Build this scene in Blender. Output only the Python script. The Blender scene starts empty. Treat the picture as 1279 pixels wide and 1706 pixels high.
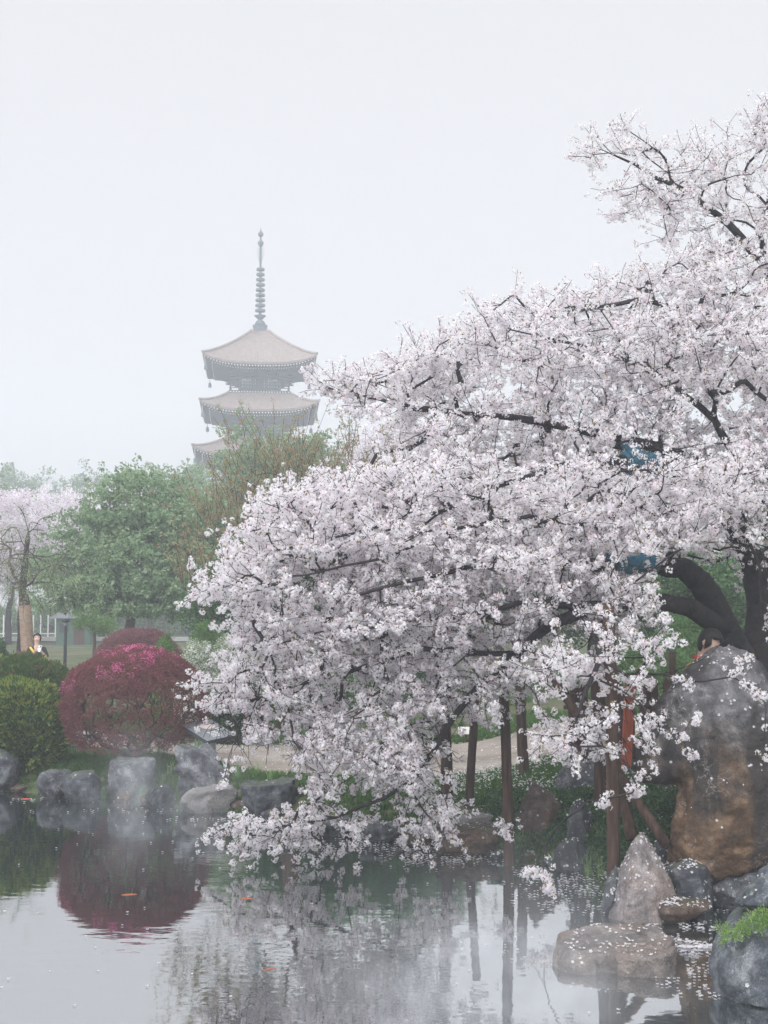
import bpy, bmesh, math, random
import numpy as np
from mathutils import Vector, Matrix, noise as mnoise

random.seed(7)
RNG = np.random.default_rng(7)
R = math.radians
scene = bpy.context.scene
COL = scene.collection

# ------------------------------------------------------------------ camera
F = 2100.0                      # focal length in photograph pixels (1279 wide)
CX, CY = 639.5, 853.0
CAMZ = 3.0                      # metres above the water
PITCH = math.atan(147.0 / F)    # eye level lies at row 1000
cam_d = bpy.data.cameras.new('camera')
cam_d.sensor_fit = 'HORIZONTAL'
cam_d.sensor_width = 36.0
cam_d.lens = 36.0 * F / 1279.0
cam_d.clip_start = 0.1
cam_d.clip_end = 2000
cam = bpy.data.objects.new('camera', cam_d)
COL.objects.link(cam)
cam.location = (0, 0, CAMZ)
cam.rotation_euler = (math.pi / 2 + PITCH, 0, 0)
scene.camera = cam

# ------------------------------------------------------------------ sky, sun, exposure
SUN_EL, SUN_AZ = R(40), R(203)   # high, behind the left shoulder, veiled by cloud
world = bpy.data.worlds.new('World')
scene.world = world
world.use_nodes = True
wn = world.node_tree.nodes
wl = world.node_tree.links
wn.clear()
w_out = wn.new('ShaderNodeOutputWorld')
w_bg = wn.new('ShaderNodeBackground')
w_sky = wn.new('ShaderNodeTexSky')
w_sky.sky_type = 'NISHITA'
w_sky.sun_disc = False
w_sky.sun_elevation = SUN_EL
w_sky.sun_rotation = SUN_AZ
w_sky.dust_density = 6.0
w_hsv = wn.new('ShaderNodeHueSaturation')
w_hsv.inputs['Saturation'].default_value = 0.25
w_mix = wn.new('ShaderNodeMix')
w_mix.data_type = 'RGBA'
w_mix.inputs['Factor'].default_value = 0.88      # closed, even cloud cover in front of the clear sky
w_mix.inputs['B'].default_value = (2.42, 2.40, 2.46, 1)
wl.new(w_sky.outputs['Color'], w_hsv.inputs['Color'])
wl.new(w_hsv.outputs['Color'], w_mix.inputs['A'])
wl.new(w_mix.outputs['Result'], w_bg.inputs['Color'])
w_bg.inputs['Strength'].default_value = 0.1
wl.new(w_bg.outputs['Background'], w_out.inputs['Surface'])

sun_d = bpy.data.lights.new('sun', 'SUN')
sun_d.energy = 1.5
sun_d.angle = R(100)
sun_d.color = (0.975, 0.985, 1.0)
sun = bpy.data.objects.new('sun', sun_d)
COL.objects.link(sun)
# direction towards the sun (same convention as the sky node: rotation from +Y, clockwise)
sd = Vector((math.sin(SUN_AZ) * math.cos(SUN_EL), math.cos(SUN_AZ) * math.cos(SUN_EL), math.sin(SUN_EL)))
sun.rotation_euler = sd.to_track_quat('Z', 'Y').to_euler()
sun.location = (0, -10, 40)

vs = scene.view_settings
vs.view_transform = 'Standard'
vs.look = 'None'
vs.exposure = 1.72
vs.gamma = 1.0
vs.use_curve_mapping = False

HAZE_DENSITY = 0.0030
STEAM_DENSITY = 1.8

cy = scene.cycles
cy.use_denoising = True
try:
    cy.denoiser = 'OPENIMAGEDENOISE'
    cy.denoising_input_passes = 'RGB_ALBEDO_NORMAL'
    cy.denoising_prefilter = 'ACCURATE'
except Exception:
    pass
cy.use_adaptive_sampling = True
cy.adaptive_threshold = 0.02
cy.max_bounces = 12
cy.diffuse_bounces = 9
cy.glossy_bounces = 3
cy.transmission_bounces = 9
cy.transparent_max_bounces = 6
cy.volume_bounces = 4
cy.caustics_reflective = False
cy.caustics_refractive = False
cy.volume_step_rate = 1.0
cy.volume_max_steps = 128
cy.sample_clamp_indirect = 4.0

# ------------------------------------------------------------------ pixels to places and back
CP, SP = math.cos(PITCH), math.sin(PITCH)

def ray(px, py):
    u = (px - CX) / F
    v = (CY - py) / F
    return (u, CP - v * SP, SP + v * CP)

def at(px, py, Y):
    "point on the line of sight of a pixel that lies Y metres ahead"
    d = ray(px, py)
    t = Y / d[1]
    return Vector((d[0] * t, Y, CAMZ + d[2] * t))

def gnd(px, py, z=0.0):
    "point on the level z seen at that pixel"
    d = ray(px, py)
    t = (z - CAMZ) / d[2]
    return Vector((d[0] * t, d[1] * t, z))

def proj(P):
    P = np.asarray(P, float)
    x, y, z = P[..., 0], P[..., 1], P[..., 2] - CAMZ
    dep = y * CP + z * SP
    up = -y * SP + z * CP
    return CX + F * x / dep, CY - F * up / dep, dep

# ------------------------------------------------------------------ small helpers
def smooth(a, b, x):
    t = np.clip((x - a) / (b - a), 0, 1)
    return t * t * (3 - 2 * t)

def tag(o, label=None, cat=None, group=None, kind=None):
    if label: o['label'] = label
    if cat: o['category'] = cat
    if group: o['group'] = group
    if kind: o['kind'] = kind
    return o

def empty(name, loc=(0, 0, 0), rz=0.0):
    o = bpy.data.objects.new(name, None)
    o.empty_display_size = 0.2
    COL.objects.link(o)
    o.location = loc
    o.rotation_euler = (0, 0, rz)
    return o

def link_mesh(name, me, mats=(), parent=None, loc=None):
    for m in mats:
        if m is not None:
            me.materials.append(m)
    o = bpy.data.objects.new(name, me)
    COL.objects.link(o)
    if parent is not None:
        o.parent = parent
    if loc is not None:
        o.location = loc
    return o

def set_smooth(me, on=True):
    me.polygons.foreach_set('use_smooth', [on] * len(me.polygons))

class MB:
    "collects faces, then becomes one mesh object"
    def __init__(self):
        self.v, self.f, self.m = [], [], []
    def add(self, vs_, fs, mi=0):
        b = len(self.v)
        self.v.extend([tuple(p) for p in vs_])
        self.f.extend([tuple(i + b for i in q) for q in fs])
        self.m.extend([mi] * len(fs))
    def box(self, c, s, mi=0, rot=None):
        hx, hy, hz = s[0] / 2, s[1] / 2, s[2] / 2
        P = [Vector((x, y, z)) for z in (-hz, hz) for y in (-hy, hy) for x in (-hx, hx)]
        if rot is not None:
            P = [rot @ p for p in P]
        c = Vector(c)
        P = [p + c for p in P]
        self.add(P, [(0, 2, 3, 1), (4, 5, 7, 6), (0, 1, 5, 4), (2, 6, 7, 3), (0, 4, 6, 2), (1, 3, 7, 5)], mi)
    def bar(self, a, b, w, h=None, mi=0):
        a, b = Vector(a), Vector(b)
        h = h or w
        q = (b - a).to_track_quat('Z', 'X').to_matrix()
        self.box((a + b) / 2, (w, h, (b - a).length), mi, q)
    def tube(self, pts, rad, n=8, mi=0, cap=True, jitter=0.0):
        pts = [Vector(p) for p in pts]
        k = len(pts)
        t0 = (pts[1] - pts[0]).normalized()
        ref = Vector((0, 0, 1)) if abs(t0.z) < 0.9 else Vector((1, 0, 0))
        u = t0.cross(ref).normalized()
        V = []
        for i, p in enumerate(pts):
            t = (pts[min(i + 1, k - 1)] - pts[max(i - 1, 0)])
            t = t.normalized() if t.length > 1e-9 else t0
            u = (u - t * u.dot(t))
            u = u.normalized() if u.length > 1e-6 else t.orthogonal().normalized()
            w = t.cross(u)
            r = rad[i] if hasattr(rad, '__len__') else rad
            for j in range(n):
                a = 2 * math.pi * j / n
                rr = r * (1 + jitter * random.uniform(-1, 1))
                V.append(p + (u * math.cos(a) + w * math.sin(a)) * rr)
        Fc = []
        for i in range(k - 1):
            for j in range(n):
                j2 = (j + 1) % n
                Fc.append((i * n + j, i * n + j2, (i + 1) * n + j2, (i + 1) * n + j))
        if cap:
            Fc.append(tuple(range(n - 1, -1, -1)))
            Fc.append(tuple((k - 1) * n + j for j in range(n)))
        self.add(V, Fc, mi)
    def lathe(self, prof, n=16, c=(0, 0, 0), mi=0):
        c = Vector(c)
        V, Fc = [], []
        for (r, z) in prof:
            for j in range(n):
                a = 2 * math.pi * j / n
                V.append(c + Vector((r * math.cos(a), r * math.sin(a), z)))
        for i in range(len(prof) - 1):
            for j in range(n):
                j2 = (j + 1) % n
                Fc.append((i * n + j, i * n + j2, (i + 1) * n + j2, (i + 1) * n + j))
        Fc.append(tuple(range(n - 1, -1, -1)))
        Fc.append(tuple((len(prof) - 1) * n + j for j in range(n)))
        self.add(V, Fc, mi)
    def mesh(self, name, smooth_=False):
        me = bpy.data.meshes.new(name)
        me.from_pydata(self.v, [], self.f)
        if any(self.m):
            me.polygons.foreach_set('material_index', self.m)
        if smooth_:
            set_smooth(me)
        me.update()
        return me
    def build(self, name, mats, parent=None, loc=None, smooth_=False):
        if not isinstance(mats, (list, tuple)):
            mats = [mats]
        return link_mesh(name, self.mesh(name, smooth_), mats, parent, loc)

# ------------------------------------------------------------------ materials
def new_mat(name):
    m = bpy.data.materials.new(name)
    m.use_nodes = True
    nt = m.node_tree
    nt.nodes.clear()
    out = nt.nodes.new('ShaderNodeOutputMaterial')
    return m, nt, out

def ramp(nt, fac, stops):
    n = nt.nodes.new('ShaderNodeValToRGB')
    el = n.color_ramp.elements
    while len(el) < len(stops):
        el.new(0.5)
    for e, (p, c) in zip(el, stops):
        e.position = p
        e.color = (*c, 1)
    nt.links.new(fac, n.inputs['Fac'])
    return n.outputs['Color']

def noise_tex(nt, scale, detail=4, rough=0.55, coord='Object', stretch=None, dist=0.0, geo=False):
    if geo:
        g = nt.nodes.new('ShaderNodeNewGeometry')
        src = g.outputs['Position']
    else:
        tc = nt.nodes.new('ShaderNodeTexCoord')
        src = tc.outputs[coord]
    if stretch is not None:
        mp = nt.nodes.new('ShaderNodeMapping')
        mp.inputs['Scale'].default_value = stretch
        nt.links.new(src, mp.inputs['Vector'])
        src = mp.outputs['Vector']
    n = nt.nodes.new('ShaderNodeTexNoise')
    n.inputs['Scale'].default_value = scale
    n.inputs['Detail'].default_value = detail
    n.inputs['Roughness'].default_value = rough
    n.inputs['Distortion'].default_value = dist
    nt.links.new(src, n.inputs['Vector'])
    return n.outputs['Fac']

def mixc(nt, fac, a, b, mode='MIX'):
    n = nt.nodes.new('ShaderNodeMix')
    n.data_type = 'RGBA'
    n.blend_type = mode
    for val, key in ((fac, 'Factor'), (a, 'A'), (b, 'B')):
        s = n.inputs[key]
        if hasattr(val, 'is_output') or hasattr(val, 'links'):
            nt.links.new(val, s)
        elif key == 'Factor':
            s.default_value = val
        else:
            s.default_value = (*val, 1)
    return n.outputs['Result']

def bump(nt, h, strength, dist):
    b = nt.nodes.new('ShaderNodeBump')
    b.inputs['Strength'].default_value = strength
    b.inputs['Distance'].default_value = dist
    nt.links.new(h, b.inputs['Height'])
    return b.outputs['Normal']

def principled(nt, out, col, rough=0.8, normal=None, spec=0.3):
    p = nt.nodes.new('ShaderNodeBsdfPrincipled')
    if hasattr(col, 'links'):
        nt.links.new(col, p.inputs['Base Color'])
    else:
        p.inputs['Base Color'].default_value = (*col, 1)
    p.inputs['Roughness'].default_value = rough
    p.inputs['Specular IOR Level'].default_value = spec
    if normal is not None:
        nt.links.new(normal, p.inputs['Normal'])
    nt.links.new(p.outputs['BSDF'], out.inputs['Surface'])
    return p

def mat_noise(name, stops, scale=6, rough=0.8, bscale=None, bstr=0.4, bdist=0.02, stretch=None, spec=0.3, detail=5):
    m, nt, out = new_mat(name)
    f = noise_tex(nt, scale, detail, stretch=stretch)
    c = ramp(nt, f, stops)
    nrm = None
    if bscale:
        h = noise_tex(nt, bscale, 6, 0.6, stretch=stretch)
        nrm = bump(nt, h, bstr, bdist)
    principled(nt, out, c, rough, nrm, spec)
    return m

def mat_leaf(name, c1, c2, trans=0.35, gloss=0.0):
    "leaf or petal: light comes through; each piece has its own tint"
    m, nt, out = new_mat(name)
    oi = nt.nodes.new('ShaderNodeObjectInfo')
    f2 = noise_tex(nt, 1.3, 2, geo=True)
    a = nt.nodes.new('ShaderNodeMath'); a.operation = 'MULTIPLY_ADD'
    a.inputs[1].default_value = 0.55
    nt.links.new(oi.outputs['Random'], a.inputs[0])
    b = nt.nodes.new('ShaderNodeMath'); b.operation = 'MULTIPLY'
    b.inputs[1].default_value = 0.45
    nt.links.new(f2, b.inputs[0])
    nt.links.new(b.outputs[0], a.inputs[2])
    col = mixc(nt, a.outputs[0], c1, c2)
    d = nt.nodes.new('ShaderNodeBsdfDiffuse')
    t = nt.nodes.new('ShaderNodeBsdfTranslucent')
    nt.links.new(col, d.inputs['Color'])
    nt.links.new(col, t.inputs['Color'])
    mx = nt.nodes.new('ShaderNodeMixShader')
    mx.inputs['Fac'].default_value = trans
    nt.links.new(d.outputs[0], mx.inputs[1])
    nt.links.new(t.outputs[0], mx.inputs[2])
    res = mx.outputs[0]
    if gloss > 0:
        g = nt.nodes.new('ShaderNodeBsdfGlossy')
        g.inputs['Roughness'].default_value = 0.5
        m2 = nt.nodes.new('ShaderNodeMixShader')
        m2.inputs['Fac'].default_value = gloss
        nt.links.new(res, m2.inputs[1]); nt.links.new(g.outputs[0], m2.inputs[2])
        res = m2.outputs[0]
    nt.links.new(res, out.inputs['Surface'])
    return m

M = {}
M['petal'] = mat_leaf('petal_white_pink', (0.935, 0.905, 0.945), (0.96, 0.95, 0.97), 0.55)
M['petal_pink'] = mat_leaf('petal_pink', (0.87, 0.75, 0.81), (0.90, 0.83, 0.88), 0.45)
M['flower_eye'] = mat_leaf('flower_eye', (0.58, 0.40, 0.38), (0.60, 0.52, 0.34), 0.2)
M['bronze_leaf'] = mat_leaf('bronze_leaf', (0.22, 0.13, 0.06), (0.28, 0.24, 0.09), 0.3)
M['cherry_bark'] = mat_noise('cherry_bark', [(0.3, (0.012, 0.011, 0.013)), (0.7, (0.045, 0.04, 0.042))], 9, 0.8, 30, 0.8, 0.02, (1, 1, 1), 0.25)
M['twig'] = mat_noise('twig_bark', [(0.3, (0.02, 0.018, 0.02)), (0.7, (0.055, 0.045, 0.045))], 12, 0.85, None, spec=0.15)
M['brown_bark'] = mat_noise('brown_bark', [(0.3, (0.05, 0.035, 0.03)), (0.7, (0.12, 0.085, 0.07))], 9, 0.9, 25, 0.6, 0.02)
M['burlap'] = mat_noise('burlap', [(0.3, (0.22, 0.15, 0.11)), (0.7, (0.34, 0.25, 0.19))], 14, 0.95, 60, 0.5, 0.01)
M['post_wood'] = mat_noise('post_wood', [(0.25, (0.02, 0.014, 0.012)), (0.5, (0.07, 0.043, 0.032)), (0.8, (0.14, 0.09, 0.066))], 5, 0.8, 14, 0.8, 0.02, (5, 5, 0.5), 0.25)
M['fence_wood'] = mat_noise('fence_wood', [(0.25, (0.04, 0.022, 0.02)), (0.75, (0.11, 0.055, 0.045))], 5, 0.8, 14, 0.6, 0.015, (5, 5, 0.5), 0.25)
M['orange_paint'] = mat_noise('orange_paint', [(0.3, (0.30, 0.06, 0.025)), (0.7, (0.46, 0.10, 0.04))], 5, 0.6, 20, 0.3, 0.01, (4, 4, .6))
M['teal_cloth'] = mat_noise('teal_cloth', [(0.3, (0.03, 0.12, 0.18)), (0.7, (0.07, 0.22, 0.30))], 14, 0.8, 30, 0.6, 0.02)
M['leaf_maple'] = mat_leaf('leaf_maple', (0.20, 0.32, 0.19), (0.37, 0.46, 0.28), 0.42)
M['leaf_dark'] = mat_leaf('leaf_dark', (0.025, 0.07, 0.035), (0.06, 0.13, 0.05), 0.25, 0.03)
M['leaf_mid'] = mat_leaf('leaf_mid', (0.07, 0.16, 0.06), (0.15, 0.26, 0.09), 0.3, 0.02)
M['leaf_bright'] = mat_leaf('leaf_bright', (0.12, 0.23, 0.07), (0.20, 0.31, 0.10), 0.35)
M['leaf_pale'] = mat_leaf('leaf_pale', (0.22, 0.30, 0.16), (0.36, 0.40, 0.26), 0.35)
M['arbor_green'] = mat_leaf('arbor_green', (0.045, 0.11, 0.04), (0.10, 0.17, 0.045), 0.25)
M['arbor_tip'] = mat_leaf('arbor_tip', (0.19, 0.26, 0.06), (0.29, 0.32, 0.08), 0.3)
M['arbor_brown'] = mat_leaf('arbor_brown', (0.13, 0.10, 0.07), (0.20, 0.16, 0.08), 0.2)
M['red_leaf'] = mat_leaf('red_leaf', (0.17, 0.06, 0.065), (0.31, 0.15, 0.13), 0.38)
M['plum_leaf'] = mat_leaf('plum_leaf', (0.16, 0.06, 0.07), (0.26, 0.12, 0.13), 0.35)
M['magenta'] = mat_leaf('magenta_flower', (0.70, 0.14, 0.34), (0.80, 0.27, 0.48), 0.35)
M['white_flower'] = mat_leaf('white_flower', (0.62, 0.66, 0.60), (0.78, 0.80, 0.76), 0.3)
M['grass'] = mat_leaf('grass_blade', (0.05, 0.13, 0.04), (0.13, 0.22, 0.06), 0.3)
M['sedge'] = mat_leaf('sedge_blade', (0.14, 0.27, 0.12), (0.26, 0.38, 0.17), 0.3)
M['brown_bud'] = mat_leaf('brown_bud', (0.38, 0.24, 0.16), (0.42, 0.34, 0.23), 0.35)
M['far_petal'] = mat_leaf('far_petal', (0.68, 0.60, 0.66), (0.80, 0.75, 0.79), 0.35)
M['fresh_leaf'] = mat_leaf('fresh_leaf', (0.20, 0.36, 0.10), (0.32, 0.44, 0.14), 0.35)

def rock_mat(name, dark, mid, light, warm=None, warm_amt=0.0, veins=0.0, scale=1.0, rough=0.75, moss=0.0):
    m, nt, out = new_mat(name)
    f1 = noise_tex(nt, 2.2 * scale, 10, 0.70, dist=0.5)
    c = ramp(nt, f1, [(0.28, dark), (0.5, mid), (0.72, light)])
    if warm is not None:
        fw = noise_tex(nt, 0.9 * scale, 5, 0.6, stretch=(1, 1, 0.45))
        wv = ramp(nt, fw, [(0.5 - 0.12, (0, 0, 0)), (0.5 + 0.12, (warm_amt,) * 3)])
        c = mixc(nt, wv, c, warm)
    # cracks
    tcx = nt.nodes.new('ShaderNodeTexCoord')
    dn_ = nt.nodes.new('ShaderNodeTexNoise'); dn_.inputs['Scale'].default_value = 4 * scale
    nt.links.new(tcx.outputs['Object'], dn_.inputs['Vector'])
    dv = mixc(nt, 0.25, tcx.outputs['Object'], dn_.outputs['Color'])
    vo = nt.nodes.new('ShaderNodeTexVoronoi'); vo.feature = 'DISTANCE_TO_EDGE'; vo.inputs['Scale'].default_value = 2.6 * scale
    nt.links.new(dv, vo.inputs['Vector'])
    fk = noise_tex(nt, 1.5 * scale, 2)
    ck = ramp(nt, vo.outputs['Distance'], [(0.0, (0.75, 0.75, 0.75)), (0.035, (0, 0, 0))])
    ck = mixc(nt, 1.0, ck, ramp(nt, fk, [(0.48, (0, 0, 0)), (0.58, (1, 1, 1))]), 'MULTIPLY')
    c = mixc(nt, ck, c, tuple(q * .5 for q in dark))
    # pale lichen blotches
    fl_ = noise_tex(nt, 7 * scale, 6, 0.7)
    c = mixc(nt, ramp(nt, fl_, [(0.58, (0, 0, 0)), (0.66, (0.55, 0.55, 0.55))]), c, tuple(min(.5, q * 1.5) for q in light))
    # fine speckle
    fs = noise_tex(nt, 38 * scale, 3, 0.7)
    sp = ramp(nt, fs, [(0.35, (0.5, 0.5, 0.5)), (0.65, (1.4, 1.4, 1.4))])
    c = mixc(nt, 0.7, c, sp, 'MULTIPLY')
    if veins > 0:
        fv = noise_tex(nt, 1.3 * scale, 4, 0.6, dist=1.4)
        v = ramp(nt, fv, [(0.485, (0, 0, 0)), (0.5, (veins,) * 3), (0.515, (0, 0, 0))])
        fm = noise_tex(nt, 1.1 * scale, 2)
        vm = ramp(nt, fm, [(0.48, (0, 0, 0)), (0.62, (1, 1, 1))])
        v = mixc(nt, 1.0, v, vm, 'MULTIPLY')
        c = mixc(nt, v, c, (0.42, 0.40, 0.40))
    if moss > 0:
        g = nt.nodes.new('ShaderNodeNewGeometry')
        sx = nt.nodes.new('ShaderNodeSeparateXYZ')
        nt.links.new(g.outputs['Normal'], sx.inputs[0])
        fmz = noise_tex(nt, 3.0 * scale, 5)
        mu = nt.nodes.new('ShaderNodeMath'); mu.operation = 'MULTIPLY'
        nt.links.new(sx.outputs['Z'], mu.inputs[0]); nt.links.new(fmz, mu.inputs[1])
        mm = ramp(nt, mu.outputs[0], [(0.36, (0, 0, 0)), (0.5, (moss,) * 3)])
        c = mixc(nt, mm, c, (0.07, 0.10, 0.035))
    h1 = noise_tex(nt, 5 * scale, 10, 0.68)
    principled(nt, out, c, rough, bump(nt, h1, 0.9, 0.09 / scale), 0.3)
    return m

M['rock_blue'] = rock_mat('rock_blue_grey', (0.015, 0.018, 0.022), (0.10, 0.105, 0.118), (0.34, 0.345, 0.36), None, 0, 0.25, 2.0, moss=0.25)
M['rock_dark'] = rock_mat('rock_dark', (0.01, 0.012, 0.015), (0.055, 0.06, 0.07), (0.20, 0.21, 0.22), None, 0, 0.2, 2.2, 0.6, moss=0.45)
M['rock_brown'] = rock_mat('rock_brown', (0.015, 0.013, 0.013), (0.08, 0.068, 0.064), (0.23, 0.20, 0.18), (0.15, 0.09, 0.055), 0.6, 0.2, 2.2, moss=0.35)
M['rock_pale'] = rock_mat('rock_pale', (0.05, 0.046, 0.05), (0.23, 0.215, 0.22), (0.48, 0.45, 0.45), (0.27, 0.19, 0.15), 0.5, 0.3, 2.0)
M['rock_flat'] = rock_mat('rock_flat', (0.03, 0.028, 0.028), (0.15, 0.138, 0.135), (0.34, 0.31, 0.30), (0.21, 0.15, 0.11), 0.45, 0.3, 2.2)
M['rock_moss'] = rock_mat('rock_moss', (0.015, 0.018, 0.022), (0.08, 0.092, 0.108), (0.27, 0.285, 0.30), None, 0, 0.3, 2.0, moss=0.35)
M['rock_slab'] = rock_mat('rock_slab', (0.12, 0.12, 0.125), (0.22, 0.215, 0.22), (0.34, 0.33, 0.33), (0.22, 0.19, 0.16), 0.4, 0.1, 2.0)

# the tall stone: grey cap, ochre flanks with dark water runs, pale veins
m, nt, out = new_mat('rock_ochre')
f1 = noise_tex(nt, 3.4, 10, 0.68, dist=0.4)
grey = ramp(nt, f1, [(0.3, (0.03, 0.03, 0.033)), (0.5, (0.115, 0.112, 0.118)), (0.72, (0.30, 0.295, 0.30))])
och = ramp(nt, f1, [(0.3, (0.03, 0.021, 0.016)), (0.5, (0.13, 0.08, 0.048)), (0.72, (0.33, 0.22, 0.135))])
tc = nt.nodes.new('ShaderNodeTexCoord')
sx = nt.nodes.new('ShaderNodeSeparateXYZ')
nt.links.new(tc.outputs['Object'], sx.inputs[0])
fz = noise_tex(nt, 2.0, 7, 0.65)
ad = nt.nodes.new('ShaderNodeMath'); ad.operation = 'MULTIPLY_ADD'; ad.inputs[1].default_value = 1.5
nt.links.new(fz, ad.inputs[0]); nt.links.new(sx.outputs['Z'], ad.inputs[2])
zf = ramp(nt, ad.outputs[0], [(0.0, (1, 1, 1)), (1.0, (0, 0, 0))])
mr = nt.nodes.new('ShaderNodeMapRange')
mr.inputs['From Min'].default_value = 1.85; mr.inputs['From Max'].default_value = 2.5
mr.inputs['To Min'].default_value = 1; mr.inputs['To Max'].default_value = 0
nt.links.new(ad.outputs[0], mr.inputs['Value'])
c = mixc(nt, mr.outputs['Result'], grey, och)
fd = noise_tex(nt, 2.2, 5, 0.55, stretch=(1, 1, 0.28))
dk = ramp(nt, fd, [(0.45, (0, 0, 0)), (0.56, (0.9, 0.9, 0.9))])
c = mixc(nt, dk, c, (0.035, 0.032, 0.032))
fv = noise_tex(nt, 2.0, 5, 0.6, dist=2.2)
v = ramp(nt, fv, [(0.488, (0, 0, 0)), (0.5, (0.75, 0.75, 0.75)), (0.512, (0, 0, 0))])
fm = noise_tex(nt, 1.6, 3)
v = mixc(nt, 1.0, v, ramp(nt, fm, [(0.48, (0, 0, 0)), (0.60, (1, 1, 1))]), 'MULTIPLY')
c = mixc(nt, v, c, (0.40, 0.37, 0.35))
fs = noise_tex(nt, 50, 4, 0.75)
c = mixc(nt, 0.8, c, ramp(nt, fs, [(0.32, (0.6, 0.6, 0.6)), (0.68, (1.35, 1.35, 1.35))]), 'MULTIPLY')
h1 = noise_tex(nt, 7, 10, 0.7)
principled(nt, out, c, 0.75, bump(nt, h1, 0.9, 0.06), 0.3)
M['rock_ochre'] = m

# pond water: murky, near mirror with a fine ripple
m, nt, out = new_mat('pond_water')
g = nt.nodes.new('ShaderNodeNewGeometry')
mp = nt.nodes.new('ShaderNodeMapping'); mp.inputs['Scale'].default_value = (1.0, 2.2, 1.0)
nt.links.new(g.outputs['Position'], mp.inputs['Vector'])
n1 = nt.nodes.new('ShaderNodeTexNoise'); n1.inputs['Scale'].default_value = 2.6; n1.inputs['Detail'].default_value = 3
n2 = nt.nodes.new('ShaderNodeTexNoise'); n2.inputs['Scale'].default_value = 0.35; n2.inputs['Detail'].default_value = 2
nt.links.new(mp.outputs['Vector'], n1.inputs['Vector'])
nt.links.new(g.outputs['Position'], n2.inputs['Vector'])
amp = ramp(nt, n2.outputs['Fac'], [(0.35, (0.25, 0.25, 0.25)), (0.65, (1, 1, 1))])
hh = mixc(nt, 1.0, n1.outputs['Fac'], amp, 'MULTIPLY')
p = principled(nt, out, (0.022, 0.030, 0.032), 0.02, bump(nt, hh, 0.075, 0.04), 1.0)
p.inputs['IOR'].default_value = 8.0
p.inputs['Specular IOR Level'].default_value = 0.5
M['water'] = m

# lawn and bank
m, nt, out = new_mat('lawn')
f1 = noise_tex(nt, 0.55, 6, 0.6, geo=True)
c = ramp(nt, f1, [(0.3, (0.055, 0.095, 0.04)), (0.5, (0.11, 0.125, 0.065)), (0.7, (0.20, 0.175, 0.125))])
f2 = noise_tex(nt, 14, 6, 0.7, geo=True)
c = mixc(nt, 0.8, c, ramp(nt, f2, [(0.3, (0.55, 0.55, 0.55)), (0.7, (1.3, 1.3, 1.3))]), 'MULTIPLY')
principled(nt, out, c, 0.95, bump(nt, f2, 0.7, 0.04), 0.1)
M['lawn'] = m
m, nt, out = new_mat('sand_path')
f1 = noise_tex(nt, 1.1, 6, 0.6, geo=True, stretch=(0.6, 1.6, 1))
c = ramp(nt, f1, [(0.3, (0.22, 0.185, 0.155)), (0.5, (0.33, 0.29, 0.255)), (0.7, (0.41, 0.375, 0.345))])
f2 = noise_tex(nt, 20, 6, 0.7, geo=True)
c = mixc(nt, 0.7, c, ramp(nt, f2, [(0.3, (0.65, 0.65, 0.65)), (0.7, (1.2, 1.2, 1.2))]), 'MULTIPLY')
principled(nt, out, c, 0.95, bump(nt, f2, 0.5, 0.02), 0.1)
M['path'] = m
M['mud'] = mat_noise('pond_bed', [(0.3, (0.03, 0.03, 0.025)), (0.7, (0.07, 0.06, 0.05))], 3, 0.9)
M['concrete'] = mat_noise('concrete', [(0.3, (0.30, 0.30, 0.30)), (0.7, (0.42, 0.42, 0.42))], 12, 0.9, 40, 0.3, 0.01)

# ------------------------------------------------------------------ scattering of many small pieces
def scatter_group(name, protos):
    ng = bpy.data.node_groups.new(name, 'GeometryNodeTree')
    ng.interface.new_socket('Geometry', in_out='INPUT', socket_type='NodeSocketGeometry')
    ng.interface.new_socket('Geometry', in_out='OUTPUT', socket_type='NodeSocketGeometry')
    N, L = ng.nodes, ng.links
    gi, go = N.new('NodeGroupInput'), N.new('NodeGroupOutput')
    iop = N.new('GeometryNodeInstanceOnPoints')
    jn = N.new('GeometryNodeJoinGeometry')
    for ob in protos:
        oi = N.new('GeometryNodeObjectInfo')
        oi.inputs['Object'].default_value = ob
        g2i = N.new('GeometryNodeGeometryToInstance')
        L.new(oi.outputs['Geometry'], g2i.inputs[0])
        L.new(g2i.outputs[0], jn.inputs[0])
    def attr(nm, dt):
        a = N.new('GeometryNodeInputNamedAttribute')
        a.data_type = dt
        a.inputs['Name'].default_value = nm
        return a.outputs['Attribute']
    e2r = N.new('FunctionNodeEulerToRotation')
    L.new(attr('rot', 'FLOAT_VECTOR'), e2r.inputs[0])
    L.new(gi.outputs[0], iop.inputs['Points'])
    L.new(jn.outputs[0], iop.inputs['Instance'])
    iop.inputs['Pick Instance'].default_value = True
    L.new(attr('idx', 'INT'), iop.inputs['Instance Index'])
    L.new(e2r.outputs[0], iop.inputs['Rotation'])
    L.new(attr('scl', 'FLOAT'), iop.inputs['Scale'])
    L.new(iop.outputs[0], go.inputs[0])
    return ng

def scatter(name, ng, pts, rot, scl, idx, parent=None):
    pts = np.asarray(pts, np.float32)
    n = len(pts)
    me = bpy.data.meshes.new(name)
    me.vertices.add(n)
    me.vertices.foreach_set('co', pts.ravel())
    for nm, dt, arr, key in (('rot', 'FLOAT_VECTOR', rot, 'vector'), ('scl', 'FLOAT', scl, 'value'), ('idx', 'INT', idx, 'value')):
        a = me.attributes.new(nm, dt, 'POINT')
        a.data.foreach_set(key, np.ascontiguousarray(arr, np.int32 if dt == 'INT' else np.float32).ravel())
    me.update()
    o = bpy.data.objects.new(name, me)
    COL.objects.link(o)
    md = o.modifiers.new('scatter', 'NODES')
    md.node_group = ng
    o['kind'] = 'stuff'
    if parent is not None:
        o.parent = parent
    return o

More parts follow.
